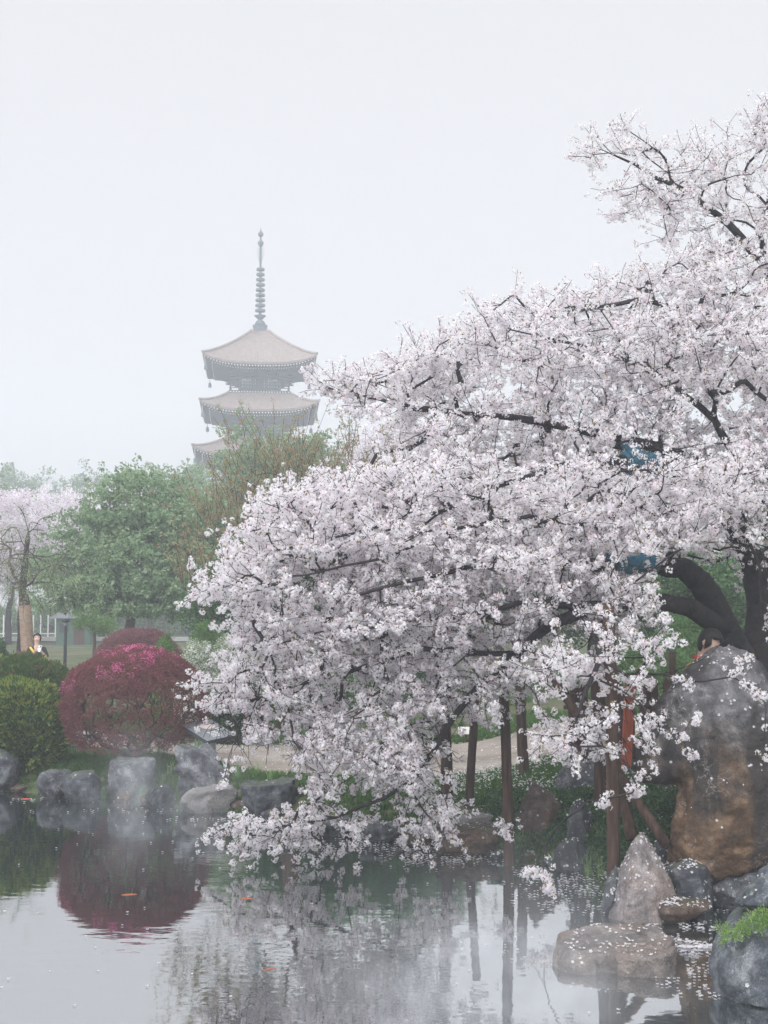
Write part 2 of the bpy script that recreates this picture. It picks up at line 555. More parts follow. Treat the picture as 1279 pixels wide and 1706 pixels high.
def proto(name, mb, mats):
    o = bpy.data.objects.new(name, mb.mesh(name))
    for m_ in mats:
        o.data.materials.append(m_)
    return o

def dirs_to_euler(d, spin):
    "euler angles that carry local +Z onto d after a random spin about it"
    d = np.asarray(d, float)
    d = d / np.maximum(np.linalg.norm(d, axis=1, keepdims=True), 1e-9)
    out = np.zeros((len(d), 3))
    # R = Rz(phi) Ry(theta) Rz(spin): convert to XYZ euler through the matrix entries
    th = np.arccos(np.clip(d[:, 2], -1, 1)); ph = np.arctan2(d[:, 1], d[:, 0])
    ct, st, cp, sp_, cs, ss = np.cos(th), np.sin(th), np.cos(ph), np.sin(ph), np.cos(spin), np.sin(spin)
    r00 = cp * ct * cs - sp_ * ss
    r10 = sp_ * ct * cs + cp * ss
    r20 = -st * cs
    r21 = st * ss
    r22 = ct
    out[:, 1] = np.arcsin(np.clip(-r20, -1, 1))
    out[:, 0] = np.arctan2(r21, r22)
    out[:, 2] = np.arctan2(r10, r00)
    return out

# flower cluster: a ball of five-petalled flowers on short stalks, a few bronze leaves
def flower(mb, c, n, r, mi, eye_mi):
    n = Vector(n).normalized()
    u = n.orthogonal().normalized()
    w = n.cross(u)
    a0 = random.uniform(0, 6.28)
    cup = random.uniform(0.15, 0.6)
    c = Vector(c)
    for k in range(5):
        a = a0 + k * 2 * math.pi / 5 + random.uniform(-.1, .1)
        d = u * math.cos(a) + w * math.sin(a)
        s = -u * math.sin(a) + w * math.cos(a)
        tip = c + d * r + n * r * cup
        midp = c + d * r * 0.6 + n * r * cup * 0.35
        mb.add([c, midp + s * r * 0.42, tip, midp - s * r * 0.42], [(0, 1, 2, 3)], mi)
    e = c + n * r * 0.12
    mb.add([e + u * r * .15, e + w * r * .15, e - u * r * .15, e - w * r * .15], [(0, 1, 2, 3)], eye_mi)

def rand_dir():
    v = Vector((random.gauss(0, 1), random.gauss(0, 1), random.gauss(0, 1)))
    return v.normalized()

def leaf(mb, base, d, n, L, W, mi, fold=0.2):
    d = Vector(d).normalized()
    s = d.cross(Vector(n))
    s = s.normalized() if s.length > 1e-5 else d.orthogonal().normalized()
    up = s.cross(d)
    base = Vector(base)
    mid = base + d * L * 0.5
    mb.add([base, mid + s * W / 2 + up * fold * W, base + d * L, mid - s * W / 2 + up * fold * W], [(0, 1, 2, 3)], mi)

def cluster_protos(pref, n_var, n_fl, rad, fr, pet, with_leaf=True):
    out_ = []
    for k in range(n_var):
        mb = MB()
        pk = 1 if k % 7 == 3 else 0
        for i in range(n_fl + random.randint(-2, 2)):
            d = rand_dir()
            d.z *= 0.8
            c = d * rad * random.uniform(0.55, 1.0)
            nn = (d + rand_dir() * 0.45)
            flower(mb, c, nn, fr * random.uniform(0.85, 1.15), pk if random.random() < .6 else 0, 2)
        if with_leaf:
            for i in range(random.randint(1, 3)):
                d = rand_dir(); d.z = abs(d.z) * .8
                leaf(mb, d * rad * .5, d + rand_dir() * .4, rand_dir(), rad * random.uniform(.7, 1.1), rad * .3, 3)
        out_.append(proto('%s_%d' % (pref, k), mb, pet))
    return out_

PET = [M['petal'], M['petal_pink'], M['flower_eye'], M['bronze_leaf']]
NG_BLOSSOM = scatter_group('blossom_scatter', cluster_protos('blossom_bunch', 7, 16, 0.050, 0.0158, PET))

def clump_protos(pref, n_var, n_leaf, rad, L, W, mats, mix=None, flat=0.7, up=0.0):
    out_ = []
    for k in range(n_var):
        mb = MB()
        for i in range(n_leaf):
            d = rand_dir(); d.z *= flat
            p = d * rad * random.uniform(0.2, 1.0)
            dd = (d + rand_dir() * 0.8 + Vector((0, 0, up)))
            mi = 0
            if mix is not None and random.random() < mix:
                mi = 1
            leaf(mb, p, dd, Vector((0, 0, 1)) + rand_dir() * .7, L * random.uniform(.7, 1.2), W * random.uniform(.7, 1.2), mi)
        out_.append(proto('%s_%d' % (pref, k), mb, mats))
    return out_

NG_MAPLE = scatter_group('maple_scatter', clump_protos('maple_spray', 5, 26, 0.22, 0.12, 0.085, [M['leaf_maple'], M['leaf_mid']], 0.18, 0.35, -0.3))
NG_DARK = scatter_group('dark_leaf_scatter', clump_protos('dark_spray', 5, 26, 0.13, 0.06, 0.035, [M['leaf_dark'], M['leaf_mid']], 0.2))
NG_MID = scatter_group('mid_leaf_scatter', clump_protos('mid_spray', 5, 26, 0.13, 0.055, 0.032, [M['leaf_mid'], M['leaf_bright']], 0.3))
NG_PARK = scatter_group('park_leaf_scatter', clump_protos('park_spray', 5, 26, 0.16, 0.07, 0.045, [M['leaf_mid'], M['leaf_dark']], 0.5))
NG_BRIGHT = scatter_group('bright_leaf_scatter', clump_protos('bright_spray', 5, 26, 0.11, 0.05, 0.03, [M['leaf_bright'], M['leaf_mid']], 0.25))
NG_FARGREEN = scatter_group('far_leaf_scatter', clump_protos('far_spray', 4, 30, 0.42, 0.20, 0.13, [M['leaf_mid'], M['leaf_maple']], 0.5))
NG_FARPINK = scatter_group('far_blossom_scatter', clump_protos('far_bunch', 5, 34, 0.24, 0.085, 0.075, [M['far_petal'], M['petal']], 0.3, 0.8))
NG_RED = scatter_group('red_leaf_scatter', clump_protos('red_spray', 5, 24, 0.06, 0.027, 0.016, [M['red_leaf'], M['plum_leaf']], 0.4))
M['hazed_plum_leaf'] = mat_leaf('hazed_plum_leaf', (0.20, 0.10, 0.11), (0.31, 0.18, 0.18), 0.35)  # plum leaf made paler: distance haze put into the rear dome's colour
NG_PLUM = scatter_group('plum_leaf_scatter', clump_protos('plum_spray', 5, 24, 0.06, 0.027, 0.016, [M['hazed_plum_leaf'], M['plum_leaf']], 0.3))
NG_MAGENTA = scatter_group('magenta_scatter', clump_protos('magenta_spray', 4, 22, 0.055, 0.03, 0.014, [M['magenta'], M['red_leaf']], 0.15))
NG_WHITEFL = scatter_group('white_flower_scatter', clump_protos('white_spray', 4, 24, 0.09, 0.035, 0.028, [M['white_flower'], M['leaf_pale']], 0.45))
NG_BUD = scatter_group('bud_scatter', clump_protos('bud_spray', 4, 9, 0.035, 0.06, 0.022, [M['brown_bud'], M['leaf_pale']], 0.3, 1.0, 0.6))
NG_IVY = scatter_group('ivy_scatter', clump_protos('ivy_spray', 5, 24, 0.085, 0.042, 0.034, [M['leaf_dark'], M['leaf_mid']], 0.35))
NG_FRESH = scatter_group('fresh_scatter', clump_protos('fresh_spray', 4, 26, 0.055, 0.04, 0.012, [M['fresh_leaf'], M['leaf_bright']], 0.3, 0.8, 0.3))
NG_PALE = scatter_group('pale_leaf_scatter', clump_protos('pale_spray', 4, 14, 0.16, 0.08, 0.035, [M['leaf_pale'], M['leaf_maple']], 0.3, 1.0, -0.4))

def spray_protos(pref, n_var, brown=1):
    "upright fans of scale foliage with paler tips"
    out_ = []
    for k in range(n_var):
        mb = MB()
        for i in range(22):
            a = random.uniform(-0.75, 0.75)
            t = random.uniform(0.1, 0.75)
            b = Vector((math.sin(a) * .13 * t, random.uniform(-.015, .015), .20 * t))
            d = Vector((math.sin(a * 1.2), random.uniform(-.25, .25), math.cos(a)))
            tipness = t + random.uniform(-.2, .2)
            leaf(mb, b, d, Vector((0, 1, 0)) + rand_dir() * .6, .075, .026, 1 if tipness > .52 else 0)
        out_.append(proto('%s_%d' % (pref, k), mb, [M['arbor_green'], M['arbor_tip'] if (k < n_var - 1 and brown == 1) else (M['arbor_brown'] if k % 2 else M['arbor_green'])]))
    return out_
NG_ARBOR = scatter_group('arbor_scatter', spray_protos('arbor_spray', 5))
NG_ARBOR2 = scatter_group('arbor_patchy_scatter', spray_protos('arbor_patchy', 4, 2))

def tuft_protos(pref, n_var, n, h, w, spread, mat_):
    out_ = []
    for k in range(n_var):
        mb = MB()
        for i in range(n):
            a = random.uniform(0, 6.28)
            b = Vector((random.uniform(-1, 1), random.uniform(-1, 1), 0)) * spread * .35
            o_ = Vector((math.cos(a), math.sin(a), 0))
            s = Vector((-math.sin(a), math.cos(a), 0)) * w / 2
            hh_ = h * random.uniform(.6, 1.15)
            m1 = b + o_ * spread * .25 + Vector((0, 0, hh_ * .6))
            t_ = b + o_ * spread * random.uniform(.6, 1.1) + Vector((0, 0, hh_ * random.uniform(.75, 1.0)))
            mb.add([b - s, b + s, m1 + s * .8, m1 - s * .8, t_], [(0, 1, 2, 3), (3, 2, 4)], 0)
        out_.append(proto('%s_%d' % (pref, k), mb, [mat_]))
    return out_
NG_GRASS = scatter_group('grass_scatter', tuft_protos('grass_tuft', 5, 11, .10, .011, .07, M['grass']))
NG_SEDGE = scatter_group('sedge_scatter', tuft_protos('sedge_tuft', 3, 22, .34, .012, .20, M['sedge']))
mbp = MB(); leaf(mbp, (-.008, 0, 0), (1, 0, 0), (0, 0, 1), .017, .013, 0, .12)
mbq = MB(); flower(mbq, (0, 0, .003), (0, 0, 1), .015, 0, 1)
NG_PETAL = scatter_group('petal_scatter', [proto('loose_petal', mbp, [M['petal']]), proto('loose_flower', mbq, [M['petal'], M['flower_eye']])])

# ------------------------------------------------------------------ tree growth
class Skeleton:
    def __init__(self, cap=80000):
        self.p = np.zeros((cap, 3)); self.d = np.zeros((cap, 3)); self.par = np.full(cap, -1, int)
        self.rmin = np.zeros(cap); self.n = 0; self.tip = np.zeros(cap)
    def add(self, p, par, rmin=0.0):
        i = self.n
        self.p[i] = p; self.par[i] = par; self.rmin[i] = rmin
        if par >= 0:
            v = self.p[i] - self.p[par]
            self.d[i] = v / max(np.linalg.norm(v), 1e-9)
            if self.par[par] < 0:
                self.d[par] = self.d[i]
        self.n += 1
        return i
    def path(self, pts, rads, par=-1, step=0.2):
        "hand-laid limb; returns node indices at the given points"
        ids = []
        pts = [np.array(p, float) for p in pts]
        prev, pp, pr = par, (self.p[par] if par >= 0 else None), None
        for k, (p, r) in enumerate(zip(pts, rads)):
            if pp is None:
                prev = self.add(p, -1, r)
            else:
                L = np.linalg.norm(p - pp)
                n = max(1, int(L / step))
                r0 = pr if pr is not None else r
                for j in range(1, n + 1):
                    t = j / n
                    q = pp + (p - pp) * t
                    if j < n:
                        q = q + RNG.normal(0, 0.012, 3)
                    prev = self.add(q, prev, r0 + (r - r0) * t)
            pp, pr = p, r
            ids.append(prev)
        return ids
    def reach(self, a, step=0.12, wig=0.02, back=0.45, maxd=9.0, droop=0.0):
        n = self.n
        df = a - self.p[:n]
        ds = np.sqrt((df * df).sum(1)) + 1e-6
        ca = (df * self.d[:n]).sum(1) / ds
        k = int(np.argmin(ds * (1.0 + back - back * ca)))
        L = ds[k]
        if L > maxd:
            return None
        p0, d0 = self.p[k].copy(), self.d[k].copy()
        m = max(2, int(L / step))
        c1 = p0 + d0 * L * 0.35
        c1[2] += droop * L
        prev = k
        ids = []
        for j in range(1, m + 1):
            t = j / m
            q = (1 - t) ** 2 * p0 + 2 * t * (1 - t) * c1 + t * t * a
            if j < m:
                q = q + RNG.normal(0, wig * min(1, L), 3)
            prev = self.add(q, prev)
            ids.append(prev)
        return ids
    def radii(self, r0=0.003, ex=2.1):
        n = self.n
        acc = np.zeros(n); kids = np.zeros(n, int)
        for i in range(n):
            if self.par[i] >= 0:
                kids[self.par[i]] += 1
        acc[kids == 0] = r0 ** ex
        for i in range(n - 1, -1, -1):
            acc[i] = max(acc[i], self.rmin[i] ** ex)
            if self.par[i] >= 0:
                acc[self.par[i]] += acc[i] if self.rmin[self.par[i]] == 0 else 0
        r = acc ** (1 / ex)
        # hand-laid limbs keep their given radius
        hl = self.rmin[:n] > 0
        r[hl] = self.rmin[:n][hl]
        return r
    def mesh(self, r, thick, jit=0.06, lo=3):
        "two builders: limbs thicker than `thick`, and the rest"
        n = self.n
        best = np.full(n, -1, int)
        for i in range(n):
            q = self.par[i]
            if q >= 0 and (best[q] < 0 or r[i] > r[best[q]]):
                best[q] = i
        big, small = MB(), MB()
        for i in range(n):
            q = self.par[i]
            if q >= 0 and best[q] == i:
                continue
            ch = []
            if q >= 0:
                ch.append(q)
            j = i
            while j >= 0:
                ch.append(j); j = best[j]
            if len(ch) < 2:
                continue
            pts = [Vector(self.p[c]) for c in ch]
            rr = [r[c] for c in ch]
            if q >= 0:
                rr[0] = min(rr[0], rr[1] * 1.3)
            # split along the chain where it gets thin
            cut = len(ch)
            for c_ in range(len(ch)):
                if rr[c_] < thick:
                    cut = c_; break
            if cut >= 2:
                big.tube(pts[:cut + 1] if cut < len(ch) else pts, rr[:cut + 1] if cut < len(ch) else rr,
                         11 if rr[0] > .06 else 7, cap=True, jitter=jit)
                if cut < len(ch) - 1:
                    small.tube(pts[cut:], rr[cut:], 4, cap=False)
            else:
                small.tube(pts, rr, 4 if rr[-2] > .006 else lo, cap=False)
        return big, small

def inside(poly, x, y):
    x, y = np.asarray(x, float), np.asarray(y, float)
    r = np.zeros(x.shape, bool)
    n = len(poly)
    for i in range(n):
        x1, y1 = poly[i]; x2, y2 = poly[(i + 1) % n]
        if y1 == y2:
            continue
        c = ((y1 > y) != (y2 > y)) & (x < (x2 - x1) * (y - y1) / (y2 - y1) + x1)
        r ^= c
    return r
#@@SETTING

# ------------------------------------------------------------------ pond outline and ground
SH = [gnd(px_, py_) for px_, py_ in ((-420, 1316), (-100, 1318), (0, 1322), (100, 1330), (170, 1332), (260, 1342), (300, 1350), (390, 1356),
      (480, 1376), (560, 1393), (650, 1400), (740, 1416), (850, 1434), (930, 1446), (985, 1462), (1015, 1500), (1120, 1510), (1200, 1505), (1250, 1515))]
POND = [(-40.0, 23.0)] + [(p.x, p.y) for p in SH] + [(3.75, 11.2), (3.35, 10.2), (3.6, 8.0), (4.6, 4.0), (5.0, -8.0), (-40.0, -8.0)]

def pond_sd(X, Y):
    "signed distance to the pond edge, positive on land"
    X, Y = np.asarray(X, float), np.asarray(Y, float)
    d = np.full(X.shape, 1e9)
    n = len(POND)
    for i in range(n):
        ax, ay = POND[i]; bx, by = POND[(i + 1) % n]
        vx, vy = bx - ax, by - ay
        t = np.clip(((X - ax) * vx + (Y - ay) * vy) / (vx * vx + vy * vy), 0, 1)
        d = np.minimum(d, np.hypot(X - ax - t * vx, Y - ay - t * vy))
    return np.where(inside(POND, X, Y), -d, d)

def height(X, Y):
    X, Y = np.asarray(X, float), np.asarray(Y, float)
    s = pond_sd(X, Y)
    land = -0.06 + 0.40 * smooth(0, 1.0, s) + 0.16 * smooth(0.8, 7, s) + 0.30 * smooth(1.2, 3.6, X) * smooth(0.1, 1.3, s)
    land = land + 0.03 * np.sin(X * 1.7 + 0.6) * np.sin(Y * 1.3) * smooth(0, 2, s)
    bed = -0.06 - 0.7 * smooth(0, 1.6, -s)
    return np.where(s > 0, land, bed)

def hz(x, y):
    return float(height(np.array([x]), np.array([y]))[0])

def on_ground(px, py, guess=0.5):
    z = guess
    for _ in range(12):
        p = gnd(px, py, z)
        z = 0.5 * z + 0.5 * hz(p.x, p.y)
    p = gnd(px, py, z)
    return Vector((p.x, p.y, hz(p.x, p.y)))

def axis(lo, hi, fine_lo, fine_hi, fine, grow=1.25):
    a = list(np.arange(fine_lo, fine_hi + 1e-6, fine))
    s = fine
    while a[-1] < hi:
        s *= grow; a.append(min(a[-1] + s, hi))
    s = fine
    while a[0] > lo:
        s *= grow; a.insert(0, max(a[0] - s, lo))
    return np.array(a)

gx = axis(-300, 300, -10, 9, 0.16)
gy = axis(-120, 330, 8, 28, 0.16)
GX, GY = np.meshgrid(gx, gy)
GZ = height(GX, GY)
nx, ny = len(gx), len(gy)
verts = np.stack([GX, GY, GZ], -1).reshape(-1, 3)
ii, jj = np.meshgrid(np.arange(nx - 1), np.arange(ny - 1))
a = (jj * nx + ii).ravel()
faces = np.stack([a, a + 1, a + nx + 1, a + nx], 1)
me = bpy.data.meshes.new('ground')
me.from_pydata(verts.tolist(), [], faces.tolist())
set_smooth(me)
tag(link_mesh('ground', me, [M['lawn']]), kind='structure')

# water sheet over the pond
me = bpy.data.meshes.new('pond_water')
wx = axis(-60, 8, -8, 5, 1.0, 1.6); wy = axis(-9, 24, 6, 22, 1.0, 1.6)
V = [(x, y, 0.0) for y in wy for x in wx]
Fq = [(j * len(wx) + i, j * len(wx) + i + 1, (j + 1) * len(wx) + i + 1, (j + 1) * len(wx) + i) for j in range(len(wy) - 1) for i in range(len(wx) - 1)]
me.from_pydata(V, [], Fq)
tag(link_mesh('pond_water', me, [M['water']]), kind='structure')

# sandy path behind the bank: a strip that follows the ground
PATH_C = [(-9.0, 24.8, .9), (-6.0, 24.0, .9), (-3.6, 22.6, 1.0), (-1.9, 20.9, 1.4), (0.0, 20.6, 1.75), (1.5, 20.7, 1.75), (3.0, 21.2, 1.6), (4.6, 22.2, 1.4), (7.0, 24.2, 1.2), (11.0, 27.5, 1.2)]
V, Fq = [], []
NS, NC = 90, 11
pc = np.array(PATH_C)
ts = np.linspace(0, len(PATH_C) - 1, NS)
pxs = np.interp(ts, range(len(PATH_C)), pc[:, 0]); pys = np.interp(ts, range(len(PATH_C)), pc[:, 1]); pws = np.interp(ts, range(len(PATH_C)), pc[:, 2])
for k_ in range(3):
    pxs[1:-1] = (pxs[:-2] + 2 * pxs[1:-1] + pxs[2:]) / 4; pys[1:-1] = (pys[:-2] + 2 * pys[1:-1] + pys[2:]) / 4
PATH_XY = np.stack([pxs, pys, pws], 1)
for i in range(NS):
    for j in range(NC):
        s = (j / (NC - 1) - .5) * 2
        w = pws[i] * (1 + .25 * mnoise.noise((i * .35, s * 3 + 7, 1.5)))
        x, y = pxs[i], pys[i] + s * w
        V.append((x, y, hz(x, y) + 0.014))
for i in range(NS - 1):
    for j in range(NC - 1):
        a = i * NC + j
        Fq.append((a, a + NC, a + NC + 1, a + 1))
me = bpy.data.meshes.new('path'); me.from_pydata(V, [], Fq); set_smooth(me)
tag(link_mesh('path', me, [M['path']]), kind='structure')

def on_path(X, Y, pad=0.0):
    cy_ = np.interp(X, PATH_XY[:, 0], PATH_XY[:, 1]); w_ = np.interp(X, PATH_XY[:, 0], PATH_XY[:, 2])
    return np.abs(Y - cy_) < (w_ + pad)

# far paved walk with a pale kerb, behind the lawn at the left
mb = MB(); mb.box((-20, 78, 0.63), (90, 5.0, 0.1))
tag(mb.build('far_walk', M['path']), kind='structure')
mb = MB()
mb.box((-20, 75.3, 0.70), (90, 0.3, 0.24))
tag(mb.build('kerb', M['concrete']), kind='structure')

# ------------------------------------------------------------------ rocks
def ico(sub):
    bm = bmesh.new(); bmesh.ops.create_icosphere(bm, subdivisions=sub, radius=1.0)
    bm.verts.ensure_lookup_table()
    v = [x.co.copy() for x in bm.verts]; f = [tuple(q.index for q in g_.verts) for g_ in bm.faces]
    bm.free()
    return v, f
ICO4, ICO5 = ico(4), ico(5)
ROCKS = []

def fract(p, o=5, h=0.55):
    a, s, t = 1.0, 0.0, p.copy()
    for _ in range(o):
        s += a * mnoise.noise(t); t = t * 2.03 + Vector((3.1, 1.7, 5.3)); a *= h
    return s

def rock(name, label, loc, size, seed, mat_, cuts=9, rz=0.0, rough=0.16, group='stones along the pond edge', flat_top=None, sink=0.18, hi=False):
    rnd = random.Random(seed)
    planes = []
    for _ in range(cuts):
        nrm = Vector((rnd.gauss(0, 1), rnd.gauss(0, 1), rnd.gauss(0, .6))).normalized()
        planes.append((nrm, rnd.uniform(.58, .88)))
    if flat_top:
        planes.append((Vector((rnd.uniform(-.15, .15), rnd.uniform(-.2, .05), 1)).normalized(), flat_top))
    off = Vector((seed * 3.7, seed * 1.3, seed * 2.1))
    V0, F0 = ICO5 if hi else ICO4
    Vv = []
    for p in V0:
        q = p.copy()
        for nrm, o_ in planes:
            d = q.dot(nrm) - o_
            if d > 0:
                q -= nrm * d * .92
        n1_ = fract(q * 1.5 + off, 5)
        rid = 1 - abs(mnoise.noise(q * 2.6 + off * 1.3)) * 2
        vd = mnoise.voronoi(q * 1.7 + off)[0]
        vd2 = mnoise.voronoi(q * 4.1 + off)[0]
        q += p * (n1_ * rough * .8 + rid * rough * .3 + (vd[1] - vd[0] - .3) * rough * .55 + (vd2[1] - vd2[0] - .3) * rough * .22 - rough * .1)
        Vv.append(q)
    zlo = min(v.z for v in Vv); zhi = max(v.z for v in Vv)
    xs = max(abs(v.x) for v in Vv); ys = max(abs(v.y) for v in Vv)
    W, D, H = size
    Hh = H / (1 - sink)
    out_v = [Vector((v.x / xs * W / 2, v.y / ys * D / 2, (v.z - zlo) / (zhi - zlo) * Hh - sink * Hh)) for v in Vv]
    me = bpy.data.meshes.new(name); me.from_pydata(out_v, [], F0); set_smooth(me); me.update()
    o = link_mesh(name, me, [mat_], loc=loc)
    o.rotation_euler.z = rz
    tag(o, label, 'rock', group)
    ROCKS.append(o)
    return o

def rock_px(label, x0, x1, ytop, ybase, seed, mat_, zb=0.0, depth=0.8, **kw):
    p = gnd((x0 + x1) / 2, ybase, zb)
    s = F / p.y
    w = (x1 - x0) / s
    h = (ybase - ytop) / s
    dd = w * depth
    p.y += dd * .42
    return rock('rock', label, p, (w, dd, h), seed, mat_, **kw)

RB, RD, RBR, RSL = M['rock_blue'], M['rock_dark'], M['rock_brown'], M['rock_slab']
rock_px('dark rock at the left edge of the photo, below the rounded green shrub', -70, 27, 1252, 1312, 3, RD, 0.1)
rock_px('low flat grey rock at the waterline left of the dark ridged rock', 56, 118, 1284, 1332, 4, RB, 0.0, flat_top=.5)
rock_px('dark ridged rock leaning at the waterline below the red shrub', 100, 168, 1286, 1338, 5, RD, 0.0)
rock_px('blocky blue-grey rock in rising mist below the red shrub', 172, 257, 1266, 1334, 16, RB, 0.0, flat_top=.55, cuts=6, hi=True)
rock_px('small mossy lump of rock between the two blocky stones', 238, 292, 1308, 1348, 7, RD, 0.0)
rock_px('largest blocky blue-grey boulder in front of the information plinth', 270, 376, 1246, 1328, 12, RB, 0.12, flat_top=.62, cuts=7, rough=.2, hi=True)
rock_px('pale flat slab at the waterline under the blocky boulder', 286, 392, 1316, 1356, 9, RSL, 0.0, flat_top=.4)
rock_px('dark flat-topped slab stone half hidden by hanging blossom', 396, 506, 1302, 1364, 10, RD, 0.0, flat_top=.5, hi=True)
rock_px('low wet stone under the lowest blossom branch, left one', 505, 590, 1366, 1396, 21, RD, 0.0, flat_top=.5)
rock_px('low wet stone under the lowest blossom branch, middle one', 596, 668, 1372, 1404, 22, RB, 0.0, flat_top=.5)
rock_px('low wet stone under the lowest blossom branch, right one', 664, 728, 1384, 1412, 23, RBR, 0.0, flat_top=.5)
rock_px('dark broad stone in the water left of the tall prop post', 716, 836, 1384, 1428, 24, RBR, 0.0, flat_top=.6, hi=True)
rock_px('flat pale stone on the bank above the dark broad stone', 742, 838, 1362, 1396, 25, RSL, 0.12, flat_top=.45)
rock_px('brown craggy boulder on the ivy bank right of the tall prop post', 864, 950, 1306, 1412, 26, RBR, 0.1, cuts=8, hi=True)
rock_px('smooth blue-grey rounded boulder below the fence', 930, 1022, 1268, 1345, 27, RB, 0.35, cuts=4, rough=.1, hi=True)
rock_px('upright narrow stone set in the ivy bank', 946, 992, 1336, 1425, 28, RD, 0.1, depth=.9)
rock_px('rounded wet stone at the waterline below the ivy', 922, 992, 1404, 1456, 29, RD, 0.0, cuts=5)
rock_px('dark flat boulder under the orange post', 1010, 1072, 1262, 1310, 30, RD, 0.45, cuts=5)
rock_px('grey stone behind the overhang of the tall ochre stone', 1052, 1128, 1292, 1372, 31, RB, 0.3)
rock_px('small grey stone wedged between pointed stone and ochre stone', 1086, 1132, 1406, 1470, 32, RB, 0.1)
rock_px('dark stone in the hollow beneath the tall ochre stone', 1100, 1215, 1440, 1522, 33, RD, 0.0)
rock_px('dark rounded stone under the right foot of the ochre stone', 1180, 1330, 1452, 1518, 34, RB, 0.0)
rock_px('low wet mound scattered with petals beside the pointed stone', 1080, 1196, 1506, 1542, 35, RBR, 0.0, flat_top=.45, depth=.7)
rock_px('little pale stone breaking the surface beside the flat stone', 1088, 1124, 1608, 1624, 36, RSL, 0.0, cuts=3)

def profile_rock(name, label, Y, rows, mat_, depth, seed, rough=.05, group='stones along the pond edge', n=56, z0=None, lean=0.0, ex=2.6, hw=None, fix=None, crag=1.0):
    "stone with its own outline: rows of (pixel row, left, right, depth factor)"
    rows = sorted(rows, key=lambda r: r[0])
    P = []
    for (py, xl, xr, df) in rows:
        a_, b_ = at(xl, py, Y), at(xr, py, Y)
        P.append((a_.z, a_.x, b_.x, df))
    P = np.array(P)[::-1]                      # from the bottom up
    m_ = 60
    # resample evenly along the outline length so undercuts keep their step
    seg = np.hypot(np.hypot(np.diff(P[:, 0]), np.diff(P[:, 1])), np.diff(P[:, 2]) * .5)
    s_ = np.concatenate([[0], np.cumsum(seg)])
    q_ = np.linspace(0, s_[-1], m_)
    Q = np.stack([np.interp(q_, s_, P[:, k]) for k in range(4)], 1)
    for _ in range(1):
        Q[1:-1] = (Q[:-2] + 4 * Q[1:-1] + Q[2:]) / 6
    cx = (Q[:, 1].max() + Q[:, 1].min()) / 2 if hw is None else hw
    org = Vector((float(cx), Y, float(Q[0, 0])))
    off = Vector((seed * 2.3, seed * 4.1, seed))
    Vv, Ff = [], []
    for i in range(m_):
        z, xl, xr, df = Q[i]
        c_, h_ = (xl + xr) / 2, (xr - xl) / 2
        for j in range(n):
            a_ = 2 * math.pi * j / n
            ca, sa = math.cos(a_), math.sin(a_)
            x = (c_ + h_ * math.copysign(abs(ca) ** (2 / ex), ca)) if fix is None else fix + (xr - fix if ca > 0 else fix - xl) * math.copysign(abs(ca) ** (2 / ex), ca)
            y = depth * df * math.copysign(abs(sa) ** (2 / ex), sa) + lean * (z - org.z)
            p = Vector((x - org.x, y, z - org.z))
            nr = Vector((ca, sa, .2))
            f_ = fract(p * 1.6 + off, 6, .58)
            rd = 1 - 2 * abs(mnoise.noise(p * 2.4 + off * 1.7))
            vd = mnoise.voronoi(p * 2.6 + off)[0]
            vd2 = mnoise.voronoi(p * 7.0 + off)[0]
            p += nr * (f_ * rough * 1.1 + rd * rough * .5 + (vd[1] - vd[0] - .3) * rough * 1.0 * crag + (vd2[1] - vd2[0] - .3) * rough * .35 * crag)
            p.z += rough * .5 * mnoise.noise(p * 3 + off)
            Vv.append(p)
    for i in range(m_ - 1):
        for j in range(n):
            j2 = (j + 1) % n
            Ff.append((i * n + j, i * n + j2, (i + 1) * n + j2, (i + 1) * n + j))
    for row, flip in ((0, True), (m_ - 1, False)):
        c_ = sum((Vv[row * n + j] for j in range(n)), Vector()) / n
        Vv.append(c_); k = len(Vv) - 1
        for j in range(n):
            j2 = (j + 1) % n
            Ff.append((row * n + j2, row * n + j, k) if flip else (row * n + j, row * n + j2, k))
    me = bpy.data.meshes.new(name); me.from_pydata(Vv, [], Ff); set_smooth(me); me.update()
    o = link_mesh(name, me, [mat_], loc=org)
    tag(o, label, 'rock', group)
    ROCKS.append(o)
    return o


